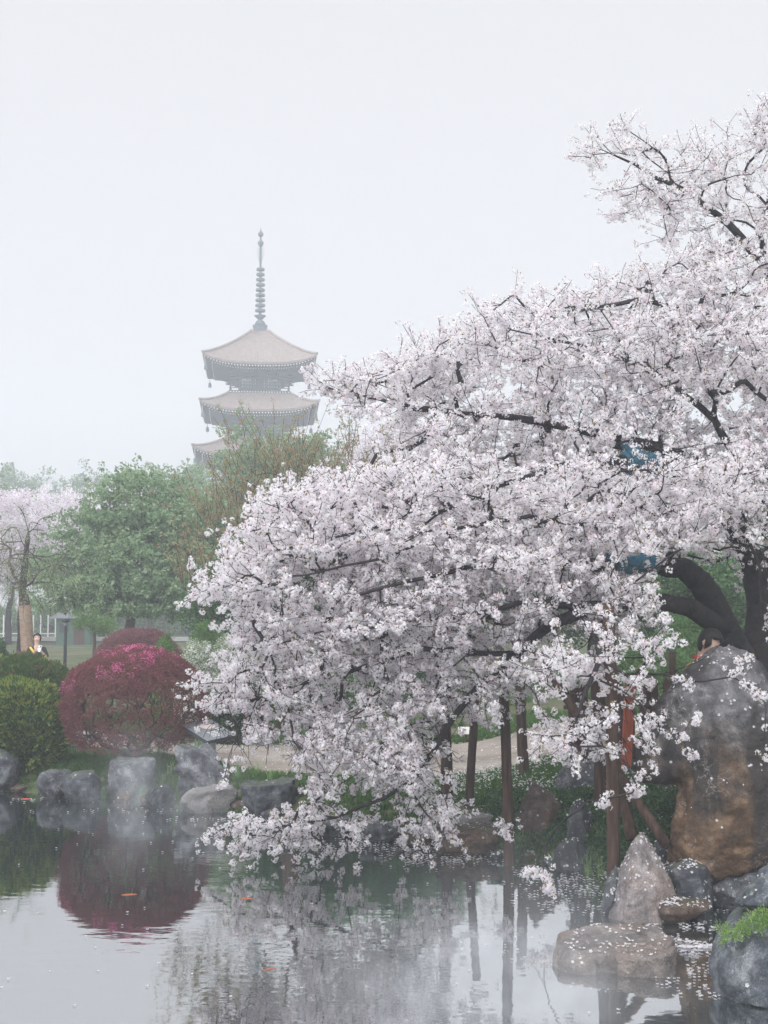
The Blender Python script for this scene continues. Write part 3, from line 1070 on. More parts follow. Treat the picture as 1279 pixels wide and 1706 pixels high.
def lump_rock(name, label, org, parts, mat_, voxel, seed, rough=.03, crag=1.0, relax=3, freq=1.0, group='stones along the pond edge', cat='rock'):
    "one stone fused from rounded masses ('ball', centre, radii, power) and angular blocks ('hull', points)"
    org = Vector(org)
    bm = bmesh.new()
    for pt in parts:
        if pt[0] == 'ball':
            _, c_, rr, ex = pt
            r_ = bmesh.ops.create_icosphere(bm, subdivisions=4, radius=1.0)
            for v in r_['verts']:
                q = v.co
                L = (abs(q.x) ** ex + abs(q.y) ** ex + abs(q.z) ** ex) ** (1 / ex)
                q = q / L
                v.co = Vector(c_) - org + Vector((q.x * rr[0], q.y * rr[1], q.z * rr[2]))
        else:
            vs_ = [bm.verts.new(Vector(p_) - org) for p_ in pt[1]]
            r_ = bmesh.ops.convex_hull(bm, input=vs_)
            bmesh.ops.delete(bm, geom=[g_ for g_ in r_['geom_interior'] if isinstance(g_, bmesh.types.BMVert)], context='VERTS')
    me = bpy.data.meshes.new('tmp'); bm.to_mesh(me); bm.free()
    ob = bpy.data.objects.new('tmp', me); COL.objects.link(ob)
    md = ob.modifiers.new('r', 'REMESH'); md.mode = 'VOXEL'; md.voxel_size = voxel
    dg = bpy.context.evaluated_depsgraph_get(); dg.update()
    m2 = bpy.data.meshes.new_from_object(ob.evaluated_get(dg))
    bpy.data.objects.remove(ob); bpy.data.meshes.remove(me)
    n = len(m2.vertices)
    co = np.zeros(n * 3); m2.vertices.foreach_get('co', co); co = co.reshape(-1, 3)
    ed = np.zeros(len(m2.edges) * 2, int); m2.edges.foreach_get('vertices', ed); ed = ed.reshape(-1, 2)
    deg = np.bincount(ed.ravel(), minlength=n)[:, None].clip(1)
    for _ in range(relax):
        acc = np.zeros_like(co)
        np.add.at(acc, ed[:, 0], co[ed[:, 1]]); np.add.at(acc, ed[:, 1], co[ed[:, 0]])
        co = .4 * co + .6 * acc / deg
    m2.vertices.foreach_set('co', co.ravel()); m2.update()
    nr = np.zeros(n * 3); m2.vertices.foreach_get('normal', nr); nr = nr.reshape(-1, 3)
    off = Vector((seed * 2.3, seed * 4.1, seed * 1.1))
    for i in range(n):
        p = Vector(co[i])
        f_ = fract(p * 2.2 * freq + off, 6, .6)
        vd = mnoise.voronoi(p * 3.0 * freq + off)[0]
        vd2 = mnoise.voronoi(p * 9.0 * freq + off)[0]
        h_ = f_ * rough + (min(vd[1] - vd[0], .25) - .18) * rough * 1.8 * crag + (min(vd2[1] - vd2[0], .25) - .15) * rough * .7 * crag
        co[i] += nr[i] * h_
    m2.vertices.foreach_set('co', co.ravel()); m2.update()
    set_smooth(m2)
    m2.name = name
    o = link_mesh(name, m2, [mat_], loc=org)
    tag(o, label, cat, group)
    ROCKS.append(o)
    return o

def ball(px_, py_, Y, rx, rz_, ry, ex=2.4):
    return ('ball', at(px_, py_, Y), (rx * Y / F, ry, rz_ * Y / F), ex)
YB = 13.0
def hp(*pts):
    return ('hull', [at(*p_) if len(p_) == 3 and p_[0] > 50 else Vector(p_) for p_ in pts])
BIG = lump_rock('standing_stone', 'tall ochre and grey standing stone with a jutting left shoulder', at(1225, 1480, YB), [
    hp((1186, 1077, 13.05), (1214, 1076, 13.05), (1152, 1098, 13.0), (1126, 1126, 12.98), (1098, 1165, 12.95), (1078, 1200, 12.92), (1058, 1245, 12.9), (1048, 1282, 12.9), (1062, 1306, 12.9), (1140, 1304, 12.9),
       (1262, 1098, 13.0), (1300, 1140, 13.0), (1345, 1220, 13.0), (1345, 1320, 13.0),
       (1192, 1112, 12.78), (1226, 1108, 12.8), (1150, 1146, 12.68), (1110, 1225, 12.62), (1086, 1270, 12.68), (1150, 1290, 12.6), (1205, 1190, 12.5), (1235, 1290, 12.46), (1290, 1170, 12.62), (1310, 1300, 12.55),
       (1200, 1100, 13.4), (1130, 1180, 13.4), (1100, 1270, 13.3), (1300, 1180, 13.5), (1320, 1300, 13.5)),
    hp((1136, 1270, 12.95), (1130, 1335, 12.95), (1113, 1385, 12.92), (1110, 1430, 12.92), (1124, 1462, 12.92), (1152, 1479, 12.95), (1192, 1490, 12.95), (1330, 1470, 12.95), (1348, 1270, 12.95),
       (1160, 1270, 12.6), (1150, 1340, 12.52), (1136, 1395, 12.5), (1144, 1446, 12.55), (1196, 1466, 12.55), (1215, 1380, 12.38), (1240, 1280, 12.42), (1300, 1440, 12.45), (1318, 1290, 12.5),
       (1150, 1300, 13.4), (1140, 1430, 13.4), (1320, 1300, 13.5), (1320, 1440, 13.4)),
    hp((1110, 1250, 12.75), (1095, 1285, 12.8), (1130, 1298, 12.75), (1170, 1295, 12.55), (1170, 1240, 12.55), (1130, 1230, 12.65), (1150, 1300, 13.0))],
    M['rock_ochre'], .026, 11, .034, 1.2, 4, 1.25)
lump_rock('rock', 'pale pointed stone standing in the water behind the prop post', gnd(1078, 1520), [
    hp((1067, 1385, 12.35), (1058, 1392, 12.3), (1074, 1394, 12.5), (1040, 1425, 12.35), (1030, 1462, 12.3), (1060, 1440, 12.1), (1086, 1410, 12.35), (1100, 1432, 12.3), (1118, 1470, 12.25), (1090, 1490, 11.98),
       (1046, 1500, 12.02), (1012, 1540, 12.2), (1140, 1536, 12.2), (1100, 1560, 11.9), (1045, 1556, 11.95), (1110, 1480, 12.7), (1035, 1490, 12.7))],
    M['rock_pale'], .02, 5, .024, 1.2, 2, 1.6)
lump_rock('rock', 'small grey stone leaning against the left of the pointed stone', gnd(1015, 1510), [
    hp((1026, 1436, 12.55), (1014, 1456, 12.5), (1003, 1490, 12.45), (998, 1530, 12.4), (1044, 1530, 12.3), (1040, 1460, 12.5), (1030, 1470, 12.75), (1020, 1500, 12.2))], M['rock_blue'], .018, 6, .018, 1.2, 2, 2)
lump_rock('rock', 'broad flat-topped brown stone standing alone in the water, strewn with petals', (1.9, 10.75, 0), [
    ('hull', [Vector(q) for q in ((1.43, 10.60, .13), (1.50, 11.0, .18), (1.9, 11.22, .2), (2.36, 11.1, .2), (2.42, 10.75, .18), (2.30, 10.47, .16), (1.92, 10.44, .15), (1.60, 10.46, .12),
              (1.38, 10.6, .03), (1.36, 10.62, -.2), (1.5, 10.4, -.2), (2.0, 10.36, -.2), (2.36, 10.5, -.2), (2.44, 10.9, -.2), (1.5, 11.1, -.2), (2.2, 11.3, -.2))]),
    ('hull', [Vector(q) for q in ((1.86, 10.36, .12), (2.05, 10.27, .14), (2.28, 10.30, .18), (2.40, 10.5, .19), (2.1, 10.65, .19), (1.9, 10.6, .16), (1.88, 10.33, -.1), (2.1, 10.24, -.2), (2.34, 10.34, -.2))]),
    ('hull', [Vector(q) for q in ((1.40, 10.52, .08), (1.52, 10.38, .06), (1.7, 10.36, .09), (1.72, 10.6, .12), (1.5, 10.36, -.2), (1.74, 10.33, -.2), (1.42, 10.6, -.2))])],
    M['rock_flat'], .014, 8, .012, 1.6, 1, 2.2)
lump_rock('rock', 'large blue-grey mossy boulder at the lower right corner with a green plant on it', at(1290, 1640, 10.0), [
    hp((1178, 1602, 10.0), (1180, 1660, 9.9), (1186, 1568, 10.1), (1208, 1535, 10.15), (1226, 1512, 10.3), (1290, 1508, 9.95), (1400, 1500, 10.1), (1405, 1690, 9.9), (1260, 1560, 9.68), (1262, 1680, 9.5), (1360, 1600, 9.6), (1360, 1700, 9.5), (1215, 1620, 9.66), (1240, 1560, 10.6), (1380, 1540, 10.7), (1200, 1640, 10.5)),
    hp((1222, 1506, 10.1), (1236, 1480, 10.15), (1258, 1470, 10.1), (1300, 1474, 9.85), (1390, 1474, 10.0), (1390, 1520, 10.0), (1240, 1512, 9.95), (1300, 1512, 9.8), (1260, 1490, 10.5), (1380, 1490, 10.5)),
    hp((1254, 1474, 10.1), (1260, 1452, 10.1), (1276, 1438, 10.15), (1340, 1436, 10.2), (1372, 1470, 10.1), (1290, 1470, 9.9), (1350, 1470, 9.9), (1300, 1450, 10.45))],
    M['rock_moss'], .022, 14, .022, 1.2, 3, 1.5)
# cobbles that fill the gaps along the edge
MARK = [(30, 'the left-edge rock'), (85, 'the low flat grey rock'), (135, 'the dark ridged rock'), (215, 'the blocky rock in the mist'), (268, 'the mossy lump'), (325, 'the pale flat slab'), (450, 'the dark flat-topped slab'), (548, 'the left low wet stone'), (632, 'the middle low wet stone'), (696, 'the right low wet stone'), (776, 'the dark broad stone'), (905, 'the brown craggy boulder'), (957, 'the rounded wet stone')]
used_lab = set()
for i in range(26):
    px_ = -10 + i * 37 + random.uniform(-12, 12)
    k_ = int(np.argmin([abs(proj((p.x, p.y, 0))[0] - px_) for p in SH]))
    py_ = float(np.interp(px_, [float(proj((p.x, p.y, 0))[0]) for p in SH[:15]], [float(proj((p.x, p.y, 0))[1]) for p in SH[:15]])) + random.uniform(-9, 3)
    w_ = random.uniform(16, 40)
    km_ = random.choice([(RB, 'grey'), (RD, 'dark'), (RBR, 'brown')])
    lab = 'small wet %s cobble at the foot of %s' % (km_[1], min(MARK, key=lambda q: abs(q[0] - px_))[1])
    if lab in used_lab:
        continue
    used_lab.add(lab)
    rock_px(lab, px_ - w_ / 2, px_ + w_ / 2, py_ - w_ * random.uniform(.3, .5), py_, 60 + i, km_[0], 0.0, flat_top=.6, group='small cobbles at the pond edge')
#@@TREES

# ------------------------------------------------------------------ the great cherry tree leaning over the pond
def AT(t):
    return at(t[0], t[1], t[2])

def limb(sk, pts, par=-1, step=0.2):
    return sk.path([AT(p) for p in pts], [p[3] for p in pts], par, step)

def build_cherry():
    root_p = at(1258, 1200, 15.2); root_p.z = hz(root_p.x, root_p.y)
    t = empty('cherry_tree', root_p)
    tag(t, 'old cherry tree in full white-pink blossom leaning out over the pond', 'tree')
    sk = Skeleton()
    b = root_p + Vector((0, 0, -.15))
    base = sk.path([b, b + Vector((0, 0, .35))], [.34, .28], -1)
    A = limb(sk, [(1238, 1120, 15.15, .215), (1226, 1085, 15.05, .19), (1210, 1052, 14.95, .175), (1188, 1010, 14.8, .16), (1165, 968, 14.6, .145), (1138, 946, 14.4, .125), (1085, 937, 14.2, .10),
                  (1010, 942, 13.9, .08), (900, 938, 13.6, .052), (810, 942, 13.3, .034), (720, 960, 13.0, .022), (600, 990, 12.9, .018)], base[-1])
    B = limb(sk, [(1180, 1032, 14.7, .12), (1150, 1012, 14.5, .11), (1105, 1003, 14.2, .095), (1040, 1008, 13.8, .085), (980, 1012, 13.4, .075), (920, 1038, 13.5, .06), (860, 1090, 13.7, .05),
                  (800, 1140, 13.9, .042), (755, 1195, 14.0, .036), (720, 1255, 14.1, .03), (690, 1296, 14.2, .024), (640, 1330, 14.2, .02), (560, 1362, 14.2, .014), (450, 1380, 14.2, .009), (375, 1386, 14.2, .006)], A[2])
    Bt = limb(sk, [(1262, 1110, 15.3, .22), (1265, 1060, 15.4, .19), (1268, 1000, 15.5, .175), (1254, 935, 15.5, .155), (1228, 882, 15.4, .135), (1200, 832, 15.3, .115), (1160, 792, 15.2, .10), (1120, 778, 15, .092),
                   (1060, 768, 14.8, .078), (1010, 772, 14.6, .06), (940, 775, 14.4, .04), (860, 800, 14, .03), (740, 850, 13.6, .022), (620, 880, 13.3, .018), (500, 910, 13.2, .01)], base[-1])
    B2 = limb(sk, [(1172, 776, 15.4, .085), (1110, 750, 15.4, .075), (1045, 735, 15.4, .064), (960, 715, 15.3, .052), (870, 698, 15.2, .044), (770, 690, 15.1, .036), (690, 678, 15, .028), (600, 660, 15, .018), (545, 646, 15, .010)], Bt[5])
    C = limb(sk, [(1300, 900, 15.8, .14), (1330, 780, 16, .12), (1330, 640, 16.1, .10), (1300, 520, 16.1, .08), (1275, 440, 16, .06), (1215, 375, 15.9, .046), (1150, 322, 15.8, .036), (1090, 296, 15.7, .026), (1030, 262, 15.6, .014)], Bt[2])
    limb(sk, [(1266, 390, 16, .032), (1282, 320, 16, .025), (1300, 250, 16, .015)], C[4])
    limb(sk, [(1240, 560, 15.8, .055), (1160, 520, 15.6, .042), (1060, 500, 15.4, .03), (960, 520, 15.3, .018)], C[2])
    limb(sk, [(1230, 770, 15, .05), (1190, 700, 14.8, .042), (1120, 640, 14.7, .034), (1020, 590, 14.6, .024), (900, 560, 14.6, .014)], Bt[4])
    limb(sk, [(1290, 870, 14.9, .06), (1370, 820, 14.4, .05), (1470, 800, 14.0, .03)], Bt[4])
    limb(sk, [(1400, 600, 16.2, .06), (1460, 450, 16.2, .04), (1500, 300, 16.2, .02)], C[1])
    limb(sk, [(985, 1052, 13.0, .036), (1000, 1095, 12.6, .03), (975, 1150, 12.2, .022), (960, 1200, 12, .012)], B[3])
    limb(sk, [(700, 1080, 14.0, .03), (580, 1120, 14.1, .022), (460, 1150, 14.1, .013)], B[6])
    limb(sk, [(900, 1000, 13.3, .034), (800, 1020, 13.4, .025), (680, 1040, 13.5, .018), (540, 1050, 13.6, .014), (430, 1080, 13.6, .009)], B[4])
    limb(sk, [(1000, 880, 14.0, .032), (880, 860, 13.5, .025), (760, 880, 13.2, .018), (640, 930, 13.0, .016), (480, 960, 12.9, .01)], Bt[9])

    # where blossom stands: outline regions (pixels), nearest and farthest metres, share
    regs = [
        ([(970, 270), (1010, 215), (1060, 205), (1130, 245), (1200, 212), (1279, 182), (1480, 160), (1480, 470), (1279, 440), (1160, 450), (1080, 400), (990, 325)], 14.8, 16.9, .46),
        ([(1130, 430), (1279, 400), (1480, 420), (1480, 560), (1130, 560), (1080, 470)], 14.6, 16.9, .7),
        ([(508, 622), (590, 630), (640, 605), (700, 592), (780, 548), (850, 492), (940, 500), (1000, 476), (1070, 462), (1140, 520), (1480, 530), (1480, 800), (650, 800), (636, 745), (660, 712), (600, 678), (545, 662)], 14.0, 16.6, 1.0),
        ([(505, 618), (560, 628), (640, 596), (690, 600), (690, 700), (600, 676), (545, 664)], 14.8, 15.3, 2.2),
        ([(440, 822), (640, 782), (1480, 780), (1480, 920), (410, 920), (392, 908), (432, 862)], 12.8, 15.4, 1.05),
        ([(392, 905), (1090, 905), (1090, 1045), (430, 1045), (385, 1010), (325, 1003), (365, 958)], 12.7, 15.0, 1.15),
        ([(1240, 1010), (1480, 930), (1480, 1130), (1300, 1130), (1270, 1080)], 12.6, 14.2, .45),
        ([(1100, 880), (1480, 880), (1480, 1000), (1279, 960), (1100, 960)], 15.8, 17.2, .8),
        ([(400, 1040), (905, 1040), (905, 1130), (850, 1160), (800, 1195), (745, 1205), (715, 1290), (640, 1310), (520, 1300), (485, 1250), (420, 1215), (392, 1250), (372, 1225), (345, 1185), (372, 1120)], 13.3, 15.2, 1.05),
        ([(345, 1392), (372, 1352), (430, 1345), (500, 1345), (560, 1290), (700, 1290), (745, 1325), (760, 1372), (845, 1368), (850, 1392), (760, 1396), (640, 1402), (500, 1402)], 13.7, 14.7, .95),
        ([(345, 1394), (372, 1356), (430, 1350), (520, 1348), (520, 1402), (430, 1400)], 13.9, 14.5, 1.9),
        ([(345, 1120), (430, 1100), (440, 1215), (385, 1235), (345, 1185)], 13.4, 14.6, 1.2),
        ([(378, 1225), (430, 1215), (452, 1240), (425, 1285), (398, 1320), (372, 1300)], 13.8, 14.5, .6),
        ([(885, 1040), (1172, 1045), (1188, 1068), (1130, 1115), (1092, 1150), (1082, 1200), (1068, 1240), (985, 1265), (945, 1245), (892, 1228), (905, 1160)], 11.4, 13.2, .5),
        ([(845, 1298), (868, 1300), (872, 1395), (842, 1400)], 13.9, 14.2, .4),
        ([(1040, 1290), (1075, 1290), (1070, 1330), (1000, 1345), (995, 1318)], 11.6, 11.9, .35),
    ]
    att = []
    DENS = 36.0       # twig ends per cubic metre
    for poly, d0, d1, share in regs:
        pa = np.array(poly, float)
        x0, y0 = pa.min(0); x1, y1 = pa.max(0)
        dm = (d0 + d1) / 2
        vol = (x1 - x0) * (y1 - y0) * (dm / F) ** 2 * (d1 - d0)
        n = int(vol * DENS * share)
        X = RNG.uniform(x0, x1, n); Y = RNG.uniform(y0, y1, n)
        k = inside(poly, X, Y)
        for x, y in zip(X[k], Y[k]):
            d = RNG.uniform(d0, d1)
            if x > 1290 and RNG.random() < .35:
                continue
            p = at(x, y, d)
            # open pockets between the sprays
            if mnoise.noise(p * 1.15 + Vector((9, 2, 4))) < -0.22 and share < 1.04:
                continue
            att.append(p)
    for (x, y, d) in ((1150, 1135, 12.1), (1232, 1108, 12.2), (1262, 1152, 12), (1128, 1222, 11.9), (1146, 1252, 11.9), (1152, 1197, 12), (1272, 1245, 11.9), (1215, 1128, 12.1), (1240, 1140, 12.1), (1100, 1215, 12),
                      (905, 1446, 12.2), (914, 1476, 12.1), (888, 1440, 12.3), (1012, 1330, 11.7), (1060, 1308, 11.7), (1076, 1292, 11.7), (1205, 1068, 12.4), (515, 630, 15), (312, 1000, 12.9)):
        att.append(at(x, y, d))
    n_single = 19
    att = np.array([tuple(p) for p in att])
    single = set(range(len(att) - n_single, len(att)))
    # grow from the limbs outwards
    base_p = sk.p[:sk.n]
    dist = np.array([np.min(((base_p - a_) ** 2).sum(1)) for a_ in att])
    order = np.argsort(dist + RNG.uniform(0, .15, len(att)))
    out_c = np.array(at(1180, 900, 15.2))
    cl_p, cl_s = [], []
    tipspots = []
    for k in order:
        ids = sk.reach(att[k], .13, .018, .5, droop=.03)
        if ids:
            tipspots.append((ids[-1], ids, k in single))
    main_n = sk.n
    for tip, ids, lone in tipspots:
        p0, d0 = sk.p[tip], sk.d[tip]
        px_, py_, dep = proj(p0)
        for q in (ids[-2:] if lone else ids[len(ids) // 3:]):
            if RNG.random() < .8:
                cl_p.append(sk.p[q] + RNG.normal(0, .03, 3)); cl_s.append(RNG.uniform(.6, 1.1))
        low = smooth(1050, 1250, py_)
        for tw in range(2 if lone else RNG.integers(2, 5)):
            L = RNG.uniform(.06, .11) if lone else RNG.uniform(.16, .42)
            v = d0 * .55 + RNG.normal(0, .55, 3) * np.array([1.15, 1.0, .62])
            v[2] += .22 * (1 - low) - .25 * low
            v /= np.linalg.norm(v)
            prev = tip
            m_ = 3
            q = p0.copy()
            for j in range(1, m_ + 1):
                v2 = v + RNG.normal(0, .12, 3)
                v2[2] += (.05 - .2 * low)
                q = q + v2 / np.linalg.norm(v2) * L / m_
                prev = sk.add(q, prev)
                for rep in range(2):
                    if RNG.random() < (.88 if j < m_ else .7):
                        cl_p.append(q + RNG.normal(0, .032, 3) + np.array([0, 0, -.012])); cl_s.append(RNG.uniform(.5, 1.12))
    cl_p = np.array(cl_p); cl_s = np.array(cl_s)
    # keep the bare limbs and the cloth wraps in view as they are
    x, y, d = proj(cl_p)
    keep = np.ones(len(cl_p), bool)
    def thin(poly, dmax, pr):
        nonlocal keep
        k_ = inside(poly, x, y) & (d < dmax) & (RNG.random(len(x)) < pr)
        keep &= ~k_
    thin([(1095, 925), (1160, 915), (1200, 990), (1279, 960), (1279, 1090), (1170, 1050), (1100, 1020)], 15.3, .93)
    thin([(1205, 862), (1279, 850), (1279, 960), (1215, 930)], 15.3, .6)
    thin([(1008, 925), (1095, 922), (1095, 958), (1008, 958)], 14.4, .75)
    thin([(1025, 728), (1110, 728), (1110, 790), (1025, 795)], 15.6, .8)
    thin([(1110, 740), (1170, 760), (1150, 790), (1110, 780)], 15.6, .5)
    thin([(1165, 1062), (1215, 1062), (1215, 1100), (1150, 1120)], 14.0, 1.0)
    thin([(1080, 1085), (1279, 1075), (1279, 1500), (1080, 1500)], 13.9, .35)
    thin([(392, 1238), (500, 1232), (520, 1290), (500, 1338), (430, 1340), (402, 1310)], 20, .72)
    thin([(700, 1205), (850, 1195), (838, 1330), (745, 1335), (715, 1290)], 20, .6)
    thin([(292, 1186), (408, 1186), (404, 1262), (320, 1262)], 20, .97)
    thin([(1028, 1135), (1064, 1135), (1062, 1292), (1028, 1292)], 20, .7)
    thin([(880, 1000), (1000, 995), (1000, 1040), (880, 1045)], 13.4, .4)
    thin([(700, 1190), (780, 1170), (790, 1200), (730, 1290), (690, 1300)], 14.2, .4)
    cl_p, cl_s = cl_p[keep], cl_s[keep]
    r = sk.radii(.0034, 2.15)
    big, small = sk.mesh(r, .022)
    inv = -root_p
    def local(mb):
        mb.v = [(v_[0] + inv.x, v_[1] + inv.y, v_[2] + inv.z) for v_ in mb.v]
        return mb
    local(big).build('trunk', M['cherry_bark'], t, smooth_=True)
    tw = local(small).build('twigs', M['twig'], t, smooth_=True)
    tw['kind'] = 'stuff'
    n = len(cl_p)
    dr = RNG.normal(0, .5, (n, 3)); dr[:, 2] += .9
    bl = scatter('blossom', NG_BLOSSOM, cl_p - np.array(root_p), dirs_to_euler(dr, RNG.uniform(0, 6.28, n)), cl_s, RNG.integers(0, 7, n), t)
    print('cherry clusters', n, 'nodes', sk.n, 'tips', len(att))
    return sk
CHERRY = build_cherry()

# teal cloth bound round three limbs
def wrap(label, pts, rad, turns, name='cloth_wrap'):
    P = [AT(p) for p in pts]
    mb = MB()
    # sleeve of overlapping turns
    path, rr = [], []
    N = turns * 3
    for i in range(N + 1):
        t = i / N * (len(P) - 1)
        k = min(int(t), len(P) - 2)
        q = P[k].lerp(P[k + 1], t - k)
        path.append(q); rr.append(rad * (1.0 + (.16 if i % 3 == 1 else (.05 if i % 3 == 2 else -.04))))
    o_ = P[0].copy()
    mb.tube([q - o_ for q in path], rr, 14, jitter=.05)
    o = mb.build(name, M['teal_cloth'], loc=o_, smooth_=True)
    tag(o, label, 'cloth', 'teal cloth bindings on the cherry limbs')
wrap('teal cloth wound round the lower big cherry limb', [(1090, 937, 14.21, 0), (1050, 939, 14.06, 0), (1010, 942, 13.9, 0)], .125, 7)
wrap('longest teal cloth binding, on the upper cherry limb', [(1098, 773, 14.93, 0), (1062, 768, 14.81, 0), (1038, 770, 14.71, 0)], .115, 6)
wrap('teal cloth hanging up to the higher limb from the upper binding', [(1060, 764, 14.9, 0), (1052, 750, 15.1, 0), (1045, 736, 15.38, 0)], .09, 4)
#@@BACK

# ------------------------------------------------------------------ trees behind the pond
def build_tree(name, label, base, trunk, blobs, n_tip, ng, n_var, per_tip, spread, scl, bark, group=None, r0=.006, ex=2.2, back=.5,
               ori_up=.6, thick=.03, shell=.5, extra=None, droop=0.0, leaf_name='foliage', maxd=20):
    base = Vector(base)
    t = empty(name, base)
    tag(t, label, 'tree', group)
    sk = Skeleton(30000)
    ids = sk.path([base + Vector((0, 0, -.1))] + [base + Vector(q[:3]) for q in trunk], [trunk[0][3] * 1.25] + [q[3] for q in trunk], -1, .3)
    vols = np.array([b[1][0] * b[1][1] * b[1][2] for b in blobs]); vols = vols / vols.sum()
    att = []
    for (c, rr), share in zip(blobs, vols):
        n = max(3, int(n_tip * share))
        d = RNG.normal(0, 1, (n, 3)); d /= np.linalg.norm(d, axis=1, keepdims=True)
        rad = RNG.uniform(0, 1, n) ** (1 / (3 + 6 * shell))
        att.append(np.array(c) + d * rad[:, None] * np.array(rr) + np.array(base))
    att = np.concatenate(att)
    order = np.argsort(((att - sk.p[ids[-1]]) ** 2).sum(1))
    tips = []
    for k in order:
        i_ = sk.reach(att[k], .35, .03, back, maxd, droop)
        if i_:
            tips.append(i_)
    tp = []
    for i_ in tips:
        p = sk.p[i_[-1]]
        for q in range(per_tip):
            tp.append(p + RNG.normal(0, 1, 3) * np.array(spread))
        if len(i_) > 2:
            tp.append(sk.p[i_[-2]])
    tp = np.array(tp)
    if extra is not None:
        tp = extra(sk, tips, tp)
    r = sk.radii(r0, ex)
    big, small = sk.mesh(r, thick)
    for mb in (big, small):
        mb.v = [(v_[0] - base.x, v_[1] - base.y, v_[2] - base.z) for v_ in mb.v]
    big.build('trunk', bark, t, smooth_=True)
    if small.v:
        s_ = small.build('twigs', bark, t, smooth_=True); s_['kind'] = 'stuff'
    n = len(tp)
    dr = RNG.normal(0, .5, (n, 3)); dr[:, 2] += ori_up
    if n:
        scatter(leaf_name, ng, tp - np.array(base), dirs_to_euler(dr, RNG.uniform(0, 6.28, n)), RNG.uniform(.75, 1.25, n) * scl, RNG.integers(0, n_var, n), t)
    return t

def gbase(px, Y, z=None):
    x = at(px, 1000, Y).x
    return Vector((x, Y, hz(x, Y) if z is None else z))

def blob(base, px, py, Y, rx, rz, ry=None):
    "ellipsoid given by its centre pixel and half sizes in pixels, at Y metres; relative to base"
    c = at(px, py, Y) - base
    s = Y / F
    return (tuple(c), (rx * s, (ry if ry is not None else (rx + rz) / 2) * s, rz * s))

# broad maple in fresh leaf
D = 42
b = gbase(215, D)
build_tree('maple_tree', 'broad fresh-green maple behind the clipped red shrubs', b, [(0, 0, 1.2, .17), (.1, 0, 2.2, .14), (-.1, .1, 3.2, .10)],
           [blob(b, 105, 965, 41, 50, 42), blob(b, 165, 900, 42, 70, 50), blob(b, 235, 850, 42, 70, 60), blob(b, 310, 880, 42, 75, 60), blob(b, 370, 930, 41, 65, 50),
            blob(b, 250, 940, 41, 110, 50), blob(b, 160, 985, 41, 90, 32), blob(b, 330, 990, 41, 85, 35), blob(b, 255, 1000, 40.5, 110, 26), blob(b, 215, 800, 43, 28, 30)],
           340, NG_MAPLE, 5, 8, (.42, .42, .13), 1.0, M['brown_bark'], r0=.008, ex=2.25, droop=.03, shell=.55)
# taller pale green tree in front of the tower
D = 58
b = gbase(400, D)
build_tree('green_tree', 'tall pale green tree rising in front of the pagoda', b, [(0, 0, 2.5, .22), (.2, 0, 4.5, .17), (.3, 0, 6.2, .12)],
           [blob(b, 440, 745, 58, 50, 50), blob(b, 402, 802, 58, 48, 45), blob(b, 470, 800, 58, 75, 55), blob(b, 330, 850, 58, 50, 40), blob(b, 265, 800, 59, 40, 30), blob(b, 420, 870, 57, 90, 60), blob(b, 520, 780, 58, 50, 50)],
           210, NG_MAPLE, 5, 7, (.5, .5, .25), 1.15, M['brown_bark'], r0=.011, ex=2.2, shell=.4)

# bare tree with upright shoots just breaking bronze bud
D = 24.5
b = gbase(482, D)
def upright(sk, tips, tp):
    pts = []
    for i_ in tips:
        k = i_[-1]
        p = sk.p[k].copy()
        for s_ in range(RNG.integers(2, 5)):
            L = RNG.uniform(.7, 1.6)
            v = np.array([RNG.normal(0, .38), RNG.normal(0, .38), 1.0])
            v[0] += (p[0] - b.x) * .10
            prev, q = k, p.copy()
            m_ = 6
            for j in range(m_):
                v2 = v + RNG.normal(0, .07, 3)
                q = q + v2 / np.linalg.norm(v2) * L / m_
                prev = sk.add(q, prev)
                if j > 0:
                    for rep in range(2):
                        if RNG.random() < .65:
                            pts.append(q + RNG.normal(0, .03, 3))
    return np.array(pts)
build_tree('budding_tree', 'bare spreading tree with upright shoots in bronze bud', b, [(0, 0, 1.0, .17), (.05, 0, 1.9, .15), (.08, 0, 2.6, .13)],
           [blob(b, 395, 890, 24.5, 70, 70), blob(b, 470, 830, 24.5, 75, 60), blob(b, 550, 825, 24.5, 70, 60), blob(b, 615, 815, 24.5, 55, 65), blob(b, 360, 970, 24, 60, 50), blob(b, 480, 930, 24, 90, 50), blob(b, 560, 930, 24.5, 80, 50)],
           120, NG_BUD, 4, 0, (.1, .1, .1), 1.0, M['brown_bark'], r0=.004, ex=2.1, back=.8, extra=upright, leaf_name='buds', thick=.02, shell=.2)

# lopped tree beside the visitor, bound trunk, thin drooping pale shoots
D = 33.0
b = gbase(52, D)
def weep(sk, tips, tp):
    pts = []
    for i_ in tips:
        k = i_[-1]
        for s_ in range(4):
            prev, q = k, sk.p[k].copy()
            v = np.array([RNG.normal(0, .35), RNG.normal(0, .35), .1])
            for j in range(7):
                v[2] -= .14
                q = q + v / max(np.linalg.norm(v), .3) * .16
                prev = sk.add(q, prev)
                if RNG.random() < .5:
                    pts.append(q.copy())
    return np.array(pts)
t = build_tree('lopped_tree', 'thin lopped tree with a bound brown trunk beside the visitor', b, [(-.05, 0, 1.0, .15), (-.12, 0, 1.9, .14), (-.2, 0, 2.6, .13)],
           [blob(b, 28, 950, 33, 26, 40), blob(b, 55, 920, 33, 28, 40), blob(b, 90, 950, 33, 30, 40), blob(b, 10, 920, 33, 30, 50)],
           26, NG_PALE, 4, 0, (.1, .1, .1), .6, M['brown_bark'], r0=.0055, ex=2.0, extra=weep, leaf_name='shoots', thick=.03)
